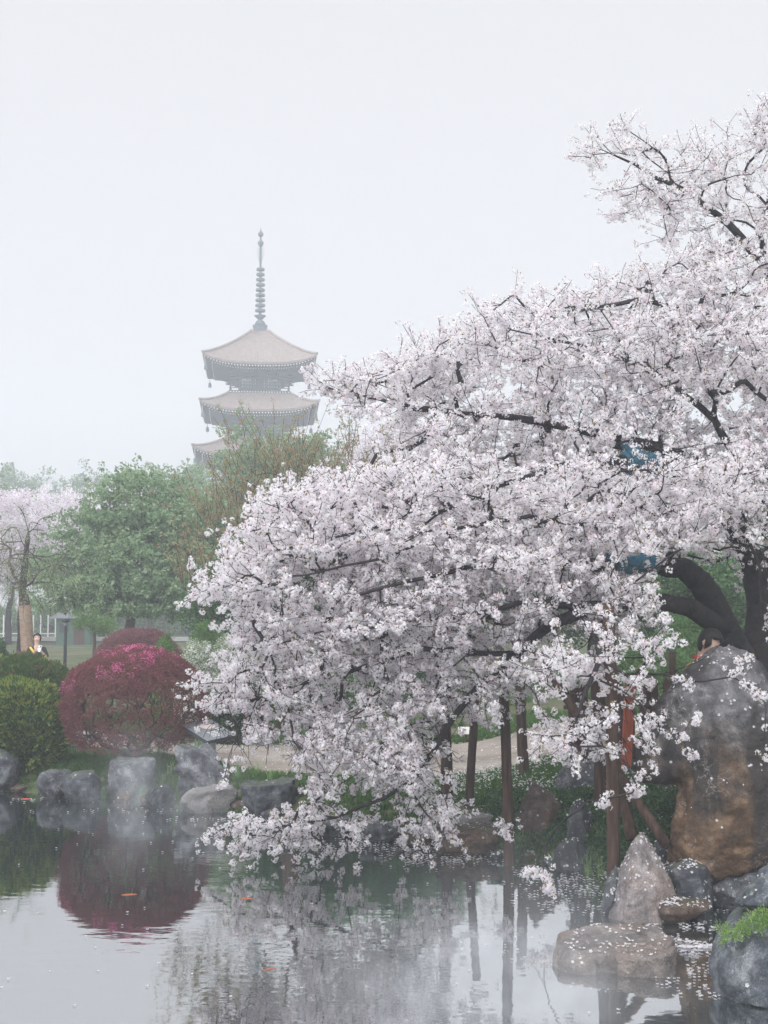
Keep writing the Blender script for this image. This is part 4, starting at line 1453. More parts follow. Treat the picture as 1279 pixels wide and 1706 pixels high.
mb = MB(); mb.tube([(0.0, 0, .4), (-.05, 0, 1.0), (-.12, 0, 1.9), (-.17, 0, 2.35)], [.185, .172, .165, .16], 14, jitter=.03)
mb.build('trunk_binding', M['burlap'], t, smooth_=True)
b = gbase(38, 34.5)
build_tree('slender_tree', 'slender dark-trunked tree behind the lopped tree', b, [(0, 0, 1.5, .13), (.0, 0, 3.0, .10), (.1, 0, 4.2, .06)],
           [blob(b, 75, 900, 34.5, 40, 50), blob(b, 30, 890, 34.5, 45, 60)], 26, NG_PALE, 4, 3, (.25, .25, .25), .6, M['twig'], r0=.010, ex=2.0, leaf_name='foliage')
b = gbase(158, 37)
build_tree('sapling', 'small green sapling standing before the broad maple', b, [(0, 0, .9, .05), (.0, 0, 1.5, .04)],
           [blob(b, 160, 1040, 37, 26, 13), blob(b, 148, 1030, 37, 18, 10)], 22, NG_BRIGHT, 5, 5, (.15, .15, .07), 1.2, M['brown_bark'], r0=.006)

# hazy blossoming cherries across the lawn and the dark trees behind them
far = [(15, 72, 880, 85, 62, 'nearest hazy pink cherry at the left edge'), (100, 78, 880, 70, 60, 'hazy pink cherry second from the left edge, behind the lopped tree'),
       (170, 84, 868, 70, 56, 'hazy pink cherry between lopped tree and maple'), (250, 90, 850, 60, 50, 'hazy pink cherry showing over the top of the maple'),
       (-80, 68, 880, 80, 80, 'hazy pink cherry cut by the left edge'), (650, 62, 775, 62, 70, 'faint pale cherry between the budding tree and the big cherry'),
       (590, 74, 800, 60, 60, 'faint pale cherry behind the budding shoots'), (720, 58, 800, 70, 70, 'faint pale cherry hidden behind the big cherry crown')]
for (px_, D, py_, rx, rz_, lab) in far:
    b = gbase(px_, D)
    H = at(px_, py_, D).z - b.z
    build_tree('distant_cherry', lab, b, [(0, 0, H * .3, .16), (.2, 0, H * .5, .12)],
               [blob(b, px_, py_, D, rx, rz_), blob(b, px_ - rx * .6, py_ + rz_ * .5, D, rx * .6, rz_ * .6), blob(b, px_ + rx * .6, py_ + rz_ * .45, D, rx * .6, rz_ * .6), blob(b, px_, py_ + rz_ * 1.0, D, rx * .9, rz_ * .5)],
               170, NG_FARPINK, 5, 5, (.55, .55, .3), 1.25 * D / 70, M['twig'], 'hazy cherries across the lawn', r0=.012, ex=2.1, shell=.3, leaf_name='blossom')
fard = [(22, 170, 815, 38, 34, 'dark round-topped tree on the far skyline at the left edge'), (135, 175, 810, 50, 28, 'second dark round tree on the far skyline'),
        (210, 175, 822, 40, 28, 'far skyline tree right above the hazy cherries'), (-70, 120, 820, 60, 50, 'far skyline tree left of the frame edge'),
        (330, 120, 840, 70, 60, 'far tree standing at the foot of the pagoda, left'), (560, 118, 840, 90, 70, 'far tree standing at the foot of the pagoda, right')]
for (px_, D, py_, rx, rz_, lab) in fard:
    b = gbase(px_, D)
    H = at(px_, py_, D).z - b.z
    build_tree('distant_tree', lab, b, [(0, 0, H * .4, .25), (.2, 0, H * .6, .2)],
               [blob(b, px_, py_, D, rx, rz_), blob(b, px_, py_ + 60, D, rx * 1.3, 60), blob(b, px_, py_ + 110, D, rx * 1.2, 50)],
               150, NG_FARGREEN, 4, 5, (.8, .8, .6), 1.7, M['twig'], 'trees on the far skyline', r0=.02, shell=.3)
# clipped hedge masses beyond the far walk
for px_, lab in ((-60, 'far dark bush cut by the left edge beyond the walk'), (30, 'far dark bush behind the white railing'), (120, 'far dark bush behind the green hut'), (215, 'far dark bush behind the maple trunk'),
                 (310, 'far dark bush beyond the walk above the small bright round shrub'), (405, 'far dark bush beyond the walk at the left rim of the big cherry')):
    b = gbase(px_, 92)
    c0 = at(px_, 1018, 92).z - b.z
    build_tree('distant_bush', lab, b, [(0, 0, .5, .1), (0, 0, 1.0, .08)], [((0, 0, c0 * .55), (2.4, 1.6, c0 * .6))], 70, NG_FARGREEN, 4, 5, (.5, .5, .4), .8, M['twig'], 'bushes beyond the far walk', r0=.02, shell=.3)
# greenery seen through the gaps of the big cherry and beside its trunk
mid = [(420, 33, 985, 80, 60, 'green tree behind the budding tree'), (545, 30, 975, 90, 70, 'green tree glimpsed through the middle of the big cherry'),
       (680, 30, 975, 95, 70, 'green tree glimpsed under the middle limbs of the big cherry'), (830, 36, 985, 95, 60, 'green tree glimpsed behind the prop posts'),
       (985, 36, 985, 95, 65, 'green tree behind the wooden fence'), (1140, 30, 1000, 90, 75, 'green tree behind the trunk of the big cherry'), (1290, 33, 980, 110, 90, 'green tree behind the right edge of the big cherry')]
for (px_, D, py_, rx, rz_, lab) in mid:
    b = gbase(px_, D)
    H = at(px_, py_, D).z - b.z
    build_tree('park_tree', lab, b, [(0, 0, H * .35, .14), (.1, 0, H * .55, .11)],
               [blob(b, px_, py_, D, rx, rz_), blob(b, px_ - rx * .5, py_ + rz_ * .6, D, rx * .7, rz_ * .6), blob(b, px_ + rx * .5, py_ + rz_ * .6, D, rx * .7, rz_ * .6)],
               170, NG_PARK, 5, 6, (.3, .3, .2), 1.5, M['brown_bark'], 'park trees behind the big cherry', r0=.01, shell=.4)

# ------------------------------------------------------------------ shrubs
def shell_points(n, rx, ry, rz_, lo=-.3, thick=.12, lump=.07, seed=0.0):
    d = RNG.normal(0, 1, (n * 2, 3)); d /= np.linalg.norm(d, axis=1, keepdims=True)
    d = d[d[:, 2] > lo][:n]
    lum = np.array([1 + lump * mnoise.noise(Vector(q) * 2.4 + Vector((seed, 3, 1))) * 2 for q in d])
    rad = (1 - thick * RNG.uniform(0, 1, len(d)) ** 1.5) * lum
    return d * rad[:, None] * np.array([rx, ry, rz_]), d

def shrub(name, label, base, size, zc, layers, group=None, stems=None, lo=-.3, lump=.07, cat='shrub', thick=.12):
    "clipped shrub: layers of (node group, variants, count, scale, part name, filter, up bias)"
    base = Vector(base)
    t = empty(name, base)
    tag(t, label, cat, group)
    rx, ry, rz_ = size
    for li, (ng, nv, n, sc_, nm, flt, ub) in enumerate(layers):
        p, d = shell_points(n, rx, ry, rz_, lo, thick, lump, base.x + li)
        p = p + np.array([0, 0, zc])
        if flt is not None:
            k = flt(p, d); p, d = p[k], d[k]
        if len(p) == 0:
            continue
        dr = d + RNG.normal(0, .35, d.shape); dr[:, 2] += ub
        scatter(nm, ng, p, dirs_to_euler(dr, RNG.uniform(0, 6.28, len(p))), RNG.uniform(.75, 1.2, len(p)) * sc_, RNG.integers(0, nv, len(p)), t)
    if stems:
        nst, r0_, mat_, hgt = stems
        sk = Skeleton(20000)
        rt = sk.path([(0, 0, -.08), (0, 0, hgt)], [.05, .045], -1, .05)
        for q in range(7):
            a_ = q / 7 * 6.28 + RNG.uniform(-.3, .3)
            sk.path([(math.cos(a_) * .10, math.sin(a_) * .10, hgt + .08)], [.03], rt[-1], .05)
        p, d = shell_points(nst, rx * .94, ry * .94, rz_ * .94, lo, .25, lump, base.x)
        p = p + np.array([0, 0, zc])
        for k in np.argsort((p ** 2).sum(1)):
            sk.reach(p[k], .16, .025, .7)
        r = sk.radii(r0_, 2.3)
        big, small = sk.mesh(r, .5)
        s_ = small.build('stems', mat_, t, smooth_=True); s_['kind'] = 'stuff'
    return t

# the big clipped red shrub, twiggy below, magenta flowers on its crown
p0 = on_ground(222, 1262)
p0 = Vector((at(224, 1200, 20.4).x, 20.4, hz(at(224, 1200, 20.4).x, 20.4)))
zt = at(224, 1082, 20.4).z - p0.z
def red_f(p, d):
    keep = np.ones(len(p), bool)
    dens = np.clip(.30 + 1.4 * (d[:, 2] - .1), .28, 1)
    nz = np.array([mnoise.noise(Vector(q) * 3.0) for q in p])
    keep &= RNG.random(len(p)) < np.clip(dens + nz * .35, .12, 1)
    return keep
def mag_f(p, d):
    k = ((np.abs(p[:, 0] - .08) < .55 + RNG.normal(0, .15, len(p))) & (d[:, 2] > .62 + RNG.normal(0, .08, len(p))) & (p[:, 1] < .5)) | ((p[:, 0] < -.8) & (d[:, 2] > .25) & (RNG.random(len(p)) < .5))
    nz = np.array([mnoise.noise(Vector(q) * 5.0) for q in p])
    return k & (nz > -.05)
shrub('red_shrub', 'large dome-clipped red shrub with magenta flowers on top, by the water', p0, (1.19, 1.1, zt * .5), zt * .52,
      [(NG_RED, 5, 7600, 1.0, 'leaves', red_f, .3), (NG_MAGENTA, 4, 3600, 1.0, 'flowers', mag_f, .5)], stems=(1300, .0042, M['brown_bark'], .12), lo=-.75, lump=.03, thick=.08)
# second clipped red shrub farther back
b = gbase(232, 27.5)
zt = at(232, 1047, 27.5).z - b.z
shrub('red_shrub', 'smooth dome-clipped plum-red shrub farther back, without flowers', b, (1.02, 1.0, zt * .5), zt * .5,
      [(NG_PLUM, 5, 5200, 1.15, 'leaves', None, .3)], stems=(160, .004, M['brown_bark'], .12), lo=-.6, lump=.03)
# golden arborvitae
for (px_, py_, D, rxp, NGA, lab) in ((42, 1133, 20.8, 72, NG_ARBOR, 'rounded yellow-green arborvitae shrub nearest the water'), (48, 1092, 22.8, 88, NG_ARBOR2, 'patchy green and brown arborvitae shrub in front of the visitor')):
    b = gbase(px_, D)
    zt = at(px_, py_, D).z - b.z - .14
    rx = rxp * D / F - .1
    shrub('arborvitae', lab, b, (rx, rx, zt * .54), zt * .47, [(NGA, 5 if NGA is NG_ARBOR else 4, 2600, .95, 'foliage', None, .9), (NG_ARBOR, 5, 420, .8, 'inner_foliage', lambda p, d: d[:, 2] > -.2, .9)],
          'clipped arborvitae shrubs', stems=(90, .006, M['brown_bark'], .1), lo=-.85, lump=.09)
# smaller shrubs
for (px_, py_, D, rxp, ng, nv, n, sc_, lab, lump) in (
        (346, 1038, 29, 34, NG_BRIGHT, 5, 900, 1.0, 'small bright green round shrub beside the far red dome', .06),
        (275, 1064, 25, 24, NG_BRIGHT, 5, 500, .9, 'low light-green shrub between the two red domes', .08),
        (392, 1062, 25.5, 46, NG_WHITEFL, 4, 1500, 1.0, 'airy pale shrub dusted with white flowers behind the signboard', .14),
        (330, 1072, 24.5, 36, NG_WHITEFL, 4, 900, 1.0, 'smaller white-flowered shrub leaning on the red dome', .14),
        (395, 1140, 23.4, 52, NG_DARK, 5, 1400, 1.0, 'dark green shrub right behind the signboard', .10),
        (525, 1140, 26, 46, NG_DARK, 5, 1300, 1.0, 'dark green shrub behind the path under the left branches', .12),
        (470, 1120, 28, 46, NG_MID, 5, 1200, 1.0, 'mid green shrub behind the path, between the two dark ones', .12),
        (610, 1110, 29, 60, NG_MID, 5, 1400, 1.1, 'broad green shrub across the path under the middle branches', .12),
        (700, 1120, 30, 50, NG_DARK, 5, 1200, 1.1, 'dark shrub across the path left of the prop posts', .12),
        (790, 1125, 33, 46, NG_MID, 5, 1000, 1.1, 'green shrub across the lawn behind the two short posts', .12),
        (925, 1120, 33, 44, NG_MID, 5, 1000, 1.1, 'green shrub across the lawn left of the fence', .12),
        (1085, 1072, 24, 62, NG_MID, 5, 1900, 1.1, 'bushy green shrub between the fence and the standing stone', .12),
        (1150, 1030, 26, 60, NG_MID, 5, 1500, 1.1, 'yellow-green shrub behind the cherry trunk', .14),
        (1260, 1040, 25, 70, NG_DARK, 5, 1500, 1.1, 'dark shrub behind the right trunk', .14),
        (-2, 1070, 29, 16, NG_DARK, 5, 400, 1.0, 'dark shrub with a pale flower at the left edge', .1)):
    b = gbase(px_, D)
    zt = at(px_, py_, D).z - b.z
    rx = rxp * D / F
    shrub('shrub', lab, b, (rx, rx * .9, zt * .55), zt * .46, [(ng, nv, n, sc_, 'foliage', None, .3)], stems=(60, .006, M['brown_bark'], .1), lo=-.8, lump=lump, thick=.3)
#@@PAGODA

# ------------------------------------------------------------------ five-storey pagoda in the haze
M['roof_tile'] = mat_noise('roof_tile', [(0.3, (0.19, 0.15, 0.135)), (0.7, (0.30, 0.245, 0.225))], 3, 0.85)
M['old_timber'] = mat_noise('old_timber', [(0.3, (0.026, 0.034, 0.044)), (0.7, (0.05, 0.062, 0.078))], 2, 0.85)
M['pale_end'] = mat_noise('pale_end', [(0.3, (0.6, 0.6, 0.58)), (0.7, (0.72, 0.72, 0.7))], 4, 0.8)
M['plaster'] = mat_noise('plaster', [(0.3, (0.55, 0.55, 0.53)), (0.7, (0.68, 0.68, 0.66))], 3, 0.9)
M['green_lattice'] = mat_noise('green_lattice', [(0.3, (0.06, 0.17, 0.14)), (0.7, (0.10, 0.24, 0.20))], 5, 0.8)
M['bronze'] = mat_noise('weathered_bronze', [(0.3, (0.04, 0.058, 0.07)), (0.7, (0.085, 0.115, 0.13))], 4, 0.6)
M['stone_base'] = mat_noise('stone_base', [(0.3, (0.30, 0.29, 0.28)), (0.7, (0.42, 0.41, 0.40))], 3, 0.9)

def build_pagoda():
    Yc, S_ = 165.0, 165.0 / 113.0       # metres off; worked out first at 113 m, then scaled with distance
    cx = at(430, 1000, Yc).x
    g0 = hz(cx, Yc)
    t = empty('pagoda', (cx, Yc, g0), math.atan2(-cx, Yc))
    t.scale = (S_, S_, S_)
    t.location.z = 3.0 + (g0 - 3.0) * S_
    tag(t, 'five-storey pagoda with a tall ringed spire, pale in the haze', 'pagoda')
    zw = lambda z: z - g0
    tiers = [  # eave half width, eave height at mid side, top of roof, half width of roof top, wall half below
        (4.85, 23.6, 27.2, .75, 1.75), (5.05, 19.45, 21.25, 2.65, 1.85), (5.6, 15.4, 17.2, 2.85, 2.0), (5.95, 11.3, 13.1, 3.1, 2.2), (6.3, 7.0, 8.9, 3.3, 2.5)]
    NU, NV = 66, 12
    for k, (E, ze, zt, tw, wl_) in enumerate(tiers):
        mb = MB()
        for s in range(4):
            rot = Matrix.Rotation(s * math.pi / 2, 3, 'Z')
            V, Fc = [], []
            for j in range(NV + 1):
                v = j / NV
                for i in range(NU + 1):
                    u = -1 + 2 * i / NU
                    hw = E + (tw - E) * v
                    prof = v ** 1.25 * .72 + v * .28
                    z = ze + (zt - ze) * prof + .75 * abs(u) ** 3.2 * (1 - v) ** 1.6
                    out_ = hw + .12 * abs(u) ** 3 * (1 - v)
                    rib = .05 if i % 2 else 0
                    V.append(rot @ Vector((u * out_, -out_, zw(z) + rib)))
            for j in range(NV):
                for i in range(NU):
                    a_ = j * (NU + 1) + i
                    Fc.append((a_, a_ + 1, a_ + NU + 2, a_ + NU + 1))
            mb.add(V, Fc)
            # thick tile edge of the eave
            V, Fc = [], []
            for i in range(NU + 1):
                u = -1 + 2 * i / NU
                o_ = E + .12 * abs(u) ** 3
                z = ze + .75 * abs(u) ** 3.2
                V += [rot @ Vector((u * o_, -o_, zw(z) + (.05 if i % 2 else 0))), rot @ Vector((u * (o_ - .05), -(o_ - .05), zw(z) - .16))]
            for i in range(NU):
                Fc.append((2 * i, 2 * i + 1, 2 * i + 3, 2 * i + 2))
            mb.add(V, Fc)
            # hip ridge
            pts = []
            for j in range(NV + 1):
                v = j / NV
                hw = E + (tw - E) * v + .12 * (1 - v)
                prof = v ** 1.25 * .72 + v * .28
                pts.append(rot @ Vector((hw, -hw, zw(ze + (zt - ze) * prof + .75 * (1 - v) ** 1.6) + .08)))
            mb.tube(pts, .13, 6)
        if k == 0:
            mb.box((0, 0, zw(zt) - .1), (2 * tw + .1, 2 * tw + .1, .2))
        roof = mb.build('roof', M['roof_tile'], t)
        # soffit, two rows of rafters with pale ends, bracket tiers
        sof = MB(); ends = MB(); brk = MB()
        zs = ze - .18
        for s in range(4):
            rot = Matrix.Rotation(s * math.pi / 2, 3, 'Z')
            V, Fc = [], []
            for j in range(5):
                v = j / 4
                hw = E - .06 + (wl_ + .5 - E) * v
                for i in range(25):
                    u = -1 + 2 * i / 24
                    z = zs - .38 * v + .75 * abs(u) ** 3.2 * (1 - v) ** 1.5
                    V.append(rot @ Vector((u * hw, -hw, zw(z))))
            for j in range(4):
                for i in range(24):
                    a_ = j * 25 + i
                    Fc.append((a_, a_ + 25, a_ + 26, a_ + 1))
            sof.add(V, Fc)
            n = int(E * 2 / .26)
            for row, (inset, dz) in enumerate(((.12, -.10), (.75, -.24))):
                hw = E - inset
                for i in range(n + 1):
                    u = -1 + 2 * i / n
                    z = zs + dz + .75 * abs(u) ** 3.2 * (1 if row == 0 else .7)
                    a_ = rot @ Vector((u * hw, -hw, zw(z)))
                    b_ = rot @ Vector((u * hw * .9, -(hw - 1.2), zw(z) - .10))
                    sof.bar(a_, b_, .11, .12)
                    q = rot @ Vector((u * hw, -hw - .012, zw(z)))
                    ends.box(q, (.10, .10, .10), 0, rot)
            # stepped brackets between wall and soffit
            for st in range(3):
                hw = wl_ + .25 + .42 * st
                z = zs - .66 + .16 * st
                brk.box(rot @ Vector((0, -hw, zw(z))), (2 * hw + .1 * st, .26, .18), 0, rot)
                for i in range(5):
                    x = -hw + 2 * hw * i / 4
                    brk.box(rot @ Vector((x, -hw - .06, zw(z) - .13)), (.34, .46, .10), 0, rot)
        so = sof.build('rafters', M['old_timber'], roof); so['kind'] = 'stuff'
        eo = ends.build('rafter_ends', M['pale_end'], roof); eo['kind'] = 'stuff'
        brk.build('brackets', M['old_timber'], roof)
        # wind bells at the corners
        for s in range(4):
            rot = Matrix.Rotation(s * math.pi / 2, 3, 'Z')
            c_ = rot @ Vector((E - .2, -(E - .2), zw(zs + .45)))
            mbb = MB(); mbb.tube([c_, c_ + Vector((0, 0, -.5))], .025, 5); mbb.lathe([(.06, -.5), (.13, -.58), (.17, -.95), (.15, -.96)], 8, c_)
            mbb.bar(c_ + Vector((0, 0, -.96)), c_ + Vector((0, 0, -1.15)), .1, .02)
            mbb.build('wind_bell', M['bronze'], roof)
        # storey below this roof
        z1 = zs - .55
        z0 = (tiers[k + 1][2] + .12) if k < 4 else 2.2
        wl2 = MB(); wl2.box((0, 0, zw((z0 + z1) / 2)), (2 * wl_ - .14, 2 * wl_ - .14, z1 - z0))
        wall = wl2.build('wall', M['plaster'], t)
        for s in range(4):
            rot = Matrix.Rotation(s * math.pi / 2, 3, 'Z')
            for i in range(4):
                x = -wl_ + 2 * wl_ * i / 3
                if i == 3:
                    continue
                c_ = MB(); c_.tube([rot @ Vector((x, -wl_, zw(z0))), rot @ Vector((x, -wl_, zw(z1)))], .15, 10)
                c_.build('column', M['old_timber'], wall)
            for x, nm in ((-wl_ * .66, 'window'), (0, 'door'), (wl_ * .66, 'window')):
                w_, h_ = wl_ * .42, (z1 - z0) * (.42 if nm == 'window' else .86)
                zc_ = (z0 + (z1 - z0) * .52) if nm == 'window' else z0 + h_ / 2
                q = MB(); q.box(rot @ Vector((x, -wl_ + .05, zw(zc_))), (w_, .06, h_), 0, rot)
                q.build(nm, M['green_lattice'] if nm == 'window' else M['old_timber'], wall)
            q = MB()
            for z_ in (z1 - .12, z0 + (z1 - z0) * .26):
                q.box(rot @ Vector((0, -wl_ - .02, zw(z_))), (2 * wl_, .12, .16), 0, rot)
            q.build('tie_beam', M['old_timber'], wall)
        # railed balcony on the roof below
        if k < 4:
            bw = tiers[k + 1][3]
            bal = MB(); bal.box((0, 0, zw(z0) + .02), (2 * bw + .1, 2 * bw + .1, .20))
            bo = bal.build('balcony', M['old_timber'], t)
            rl = MB()
            for s in range(4):
                rot = Matrix.Rotation(s * math.pi / 2, 3, 'Z')
                for z_ in (.34, .60, .86):
                    rl.box(rot @ Vector((0, -bw + .06, zw(z0) + z_)), (2 * bw + (.5 if z_ > .8 else .1), .07, .07), 0, rot)
                for i in range(6):
                    rl.box(rot @ Vector((-bw + .06 + (2 * bw - .12) * i / 6, -bw + .06, zw(z0) + .52)), (.10, .10, .86), 0, rot)
            rl.build('railing', M['old_timber'], bo)
            pe = MB()
            for s in range(4):
                rot = Matrix.Rotation(s * math.pi / 2, 3, 'Z')
                n = 22
                for i in range(n):
                    pe.box(rot @ Vector((-bw + 2 * bw * (i + .5) / n, -bw - .06, zw(z0) - .02)), (.10, .05, .10), 0, rot)
            po = pe.build('joist_ends', M['pale_end'], bo); po['kind'] = 'stuff'
    pl = MB(); pl.box((0, 0, .75), (13.2, 13.2, 1.7)); pl.box((0, 0, 1.62), (13.8, 13.8, .16))
    pl.build('plinth', M['stone_base'], t)
    st = MB()
    for i in range(6):
        st.box((0, -6.6 - .3 * (6 - i), .14 + .27 * i - .0), (3.4, .34, .26))
    st.build('steps', M['stone_base'], t)
    # spire
    zb = zw(27.1)
    sp = MB()
    sp.tube([(0, 0, zb), (0, 0, zw(36.1))], [.14, .09], 10)
    spire = sp.build('spire', M['bronze'], t, smooth_=True)
    q = MB(); q.box((0, 0, zb + .36), (1.2, 1.2, .52)); q.box((0, 0, zb + .66), (1.32, 1.32, .09)); q.build('dew_basin', M['bronze'], spire)
    q = MB(); q.lathe([(.50, zb + .72), (.48, zb + .95), (.36, zb + 1.16), (.2, zb + 1.26), (.2, zb + 1.34), (.3, zb + 1.42), (.56, zb + 1.66), (.50, zb + 1.70), (.2, zb + 1.74)], 16); q.build('lotus_bowl', M['bronze'], spire, smooth_=True)
    for i in range(9):
        z = zb + 2.16 + i * .475
        r_ = .47 - .012 * i
        q = MB(); q.lathe([(.18, z - .12), (r_ - .06, z - .13), (r_, z - .10), (r_, z + .06), (r_ - .1, z + .12), (.18, z + .14)], 16)
        q.build('ring', M['bronze'], spire)
    q = MB()
    for a_ in range(4):
        rot = Matrix.Rotation(a_ * math.pi / 2, 3, 'Z')
        for j in range(7):
            z = zb + 6.55 + j * .24
            w_ = .34 * math.sin(math.pi * (j + 1) / 8.5)
            q.bar(rot @ Vector((.08, 0, z)), rot @ Vector((w_, 0, z + .22)), .04, .03)
    q.build('water_flame', M['bronze'], spire)
    q = MB(); q.lathe([(.08, zb + 8.05), (.24, zb + 8.2), (.28, zb + 8.4), (.2, zb + 8.58), (.08, zb + 8.66)], 12); q.build('dragon_wheel', M['bronze'], spire, smooth_=True)
    q = MB(); q.lathe([(.07, zb + 8.95), (.2, zb + 9.05), (.26, zb + 9.2), (.2, zb + 9.36), (.07, zb + 9.48), (.02, zb + 9.85)], 12); q.build('jewel', M['bronze'], spire, smooth_=True)
build_pagoda()

# ------------------------------------------------------------------ props under the limbs, fence, signs
PG = 'wooden props under the cherry limbs'
def prop(label, a_, b_, r, name='prop_post', group=PG, mat_=None):
    a_, b_ = Vector(a_), Vector(b_)
    L = (b_ - a_).length
    mb = MB()
    n = 9
    pts, rr = [], []
    for i in range(n + 1):
        t_ = i / n
        w = Vector((mnoise.noise(Vector((t_ * 2.2, a_.x * 3, a_.y))), mnoise.noise(Vector((t_ * 2.2, 7, a_.x))), 0)) * .02
        pts.append((b_ - a_) * t_ + w); rr.append(r * (1.08 - .16 * t_) * (1 + .05 * mnoise.noise(Vector((t_ * 7, a_.x, 2)))))
    mb.tube(pts, rr, 12, jitter=.03)
    o = mb.build(name, mat_ or M['post_wood'], loc=a_, smooth_=True)
    tag(o, label, 'post', group)
    return o
def prop_px(label, xb, yb, xt, yt, r, zb=0.0, bury=.3, dy=0.0, ground=False):
    a_ = on_ground(xb, yb) if ground else gnd(xb, yb, zb)
    b_ = at(xt, yt, a_.y + dy)
    d = (b_ - a_).normalized()
    return prop(label, a_ - d * bury, b_, r)
prop_px('thickest prop post, standing in the water before the pointed stone', 1022, 1506, 1014, 1004, .064)
prop_px('long prop post in the water at the edge of the ivy bank', 849, 1441, 836, 1100, .06)
prop_px('prop post on the bank right behind the long water post', 873, 1292, 864, 1090, .075, ground=True)
prop_px('left of the two slim posts under the drooping blossom branch', 744, 1340, 739, 1120, .075, ground=True)
prop_px('slender post to the right of the drooping branch, leaning a little', 781, 1346, 792, 1150, .055, ground=True)
prop_px('reddish post rising from the bank behind the thickest prop post', 997, 1352, 1001, 1085, .07, ground=True)
prop('long slanting pole resting on the stones below the fence', at(1109, 1408, 12.75), at(892, 1085, 13.5), .05)
prop('short slanting pole behind the thickest prop post', at(1054, 1398, 13.1), at(1024, 1262, 13.5), .06)
o = prop('short dark stub post standing left of the visitor in orange', on_ground(1121, 1262), at(1118, 1086, on_ground(1121, 1262).y), .06)

# picket fence
Yf = 17.9
x0f, x1f = at(952, 1200, Yf).x, at(1190, 1200, Yf).x
fe = empty('picket_fence', (x0f, Yf, hz(x0f, Yf)))
tag(fe, 'dark red-brown wooden picket fence beside the standing stone', 'fence')
nP = 13
for i in range(nP):
    x = x0f + (x1f - x0f) * i / (nP - 1)
    w_, h_ = .105 + .02 * RNG.uniform(-1, 1), 1.12 + .05 * RNG.uniform(-1, 1)
    g_ = hz(x, Yf)
    mb = MB()
    X = x - x0f; z_ = g_ - hz(x0f, Yf)
    V = [(X - w_ / 2, -.02, z_ - .1), (X + w_ / 2, -.02, z_ - .1), (X + w_ / 2, -.02, z_ + h_), (X, -.02, z_ + h_ + .07), (X - w_ / 2, -.02, z_ + h_)]
    V += [(a_, .02, c_) for (a_, _, c_) in V]
    mb.add(V, [(0, 1, 2, 3, 4), (9, 8, 7, 6, 5), (0, 5, 6, 1), (1, 6, 7, 2), (2, 7, 8, 3), (3, 8, 9, 4), (4, 9, 5, 0)])
    mb.build('picket', M['fence_wood'], fe)
for z_ in (.28, .88):
    mb = MB(); mb.bar((-.1, .05, z_), (x1f - x0f + .1, .05, z_ + hz(x1f, Yf) - hz(x0f, Yf)), .05, .09); mb.build('rail', M['fence_wood'], fe)
for xx in (0.0, (x1f - x0f) * .5, x1f - x0f):
    mb = MB(); g_ = hz(x0f + xx, Yf) - hz(x0f, Yf)
    mb.box((xx + .08, .12, g_ + .5), (.11, .09, 1.3)); mb.build('fence_post', M['fence_wood'], fe)
# orange painted post
a_ = on_ground(1042, 1284); b_ = at(1049, 1148, a_.y)
mb = MB(); d_ = (b_ - a_)
mb.bar(-d_.normalized() * .2, d_, .125, .11); mb.box(d_ + Vector((0, 0, .015)), (.15, .13, .04))
o = mb.build('painted_post', M['orange_paint'], loc=a_)
tag(o, 'leaning square post painted orange-red in front of the fence', 'post')

# information plinth
M['slate'] = mat_noise('slate_plate', [(0.3, (0.15, 0.165, 0.18)), (0.7, (0.21, 0.225, 0.24))], 30, 0.45, spec=.4)
M['slate_edge'] = mat_noise('slate_edge', [(0.3, (0.03, 0.034, 0.04)), (0.7, (0.05, 0.055, 0.065))], 20, 0.6)
M['print_white'] = mat_noise('print_white', [(0.3, (0.62, 0.62, 0.62)), (0.7, (0.75, 0.75, 0.75))], 60, 0.7)
M['print_pink'] = mat_noise('print_pink', [(0.3, (0.52, 0.38, 0.38)), (0.7, (0.70, 0.62, 0.60))], 60, 0.7)
C_ = at(348, 1216, 20.0)
gz_ = hz(C_.x, C_.y)
sg = empty('information_plinth', (C_.x, C_.y, gz_))
tag(sg, 'slanted grey slate information plate on a stone post behind the boulder', 'sign')
e1 = Vector((.445, -.30, -.215)); e2 = Vector((.40, .42, .05)); nn = e1.cross(e2).normalized()
if nn.z < 0: nn = -nn
cc = Vector((0, 0, C_.z - gz_))
mb = MB()
P4 = [cc + e1 * a_ + e2 * b_ for a_, b_ in ((-.5, -.5), (.5, -.5), (.5, .5), (-.5, .5))]
mb.add(P4 + [p - nn * .06 for p in P4], [(0, 1, 2, 3)], 0)
mb.add(P4 + [p - nn * .06 for p in P4], [(7, 6, 5, 4), (0, 4, 5, 1), (1, 5, 6, 2), (2, 6, 7, 3), (3, 7, 4, 0)], 1)
pl = mb.build('plate', [M['slate'], M['slate_edge']], sg)
mb = MB(); mb.box((0, .02, (cc.z - .1) / 2 - .04), (.20, .16, cc.z - .1 + .08)); mb.build('post', M['concrete'], sg)
mb = MB()
u1, u2 = e1.normalized(), e2.normalized()
for row in range(4):
    x = -.16
    while x < .12:
        w_ = random.uniform(.02, .05)
        c0 = cc + e1 * (.12 + row * .075) + e2 * x + nn * .002
        mb.add([c0 - u1 * .012, c0 + u1 * .012, c0 + u1 * .012 + u2 * w_, c0 - u1 * .012 + u2 * w_], [(0, 1, 2, 3)])
        x += w_ / .58 + .02
for row in range(2):
    x = .22
    while x < .42:
        w_ = random.uniform(.015, .04)
        c0 = cc + e1 * (.0 + row * .07) + e2 * x + nn * .002
        mb.add([c0 - u1 * .012, c0 + u1 * .012, c0 + u1 * .012 + u2 * w_, c0 - u1 * .012 + u2 * w_], [(0, 1, 2, 3)])
        x += w_ / .58 + .015
mb.build('lettering', M['print_white'], pl)
mb = MB()
c0 = cc - e1 * .2 + e2 * .12 + nn * .003
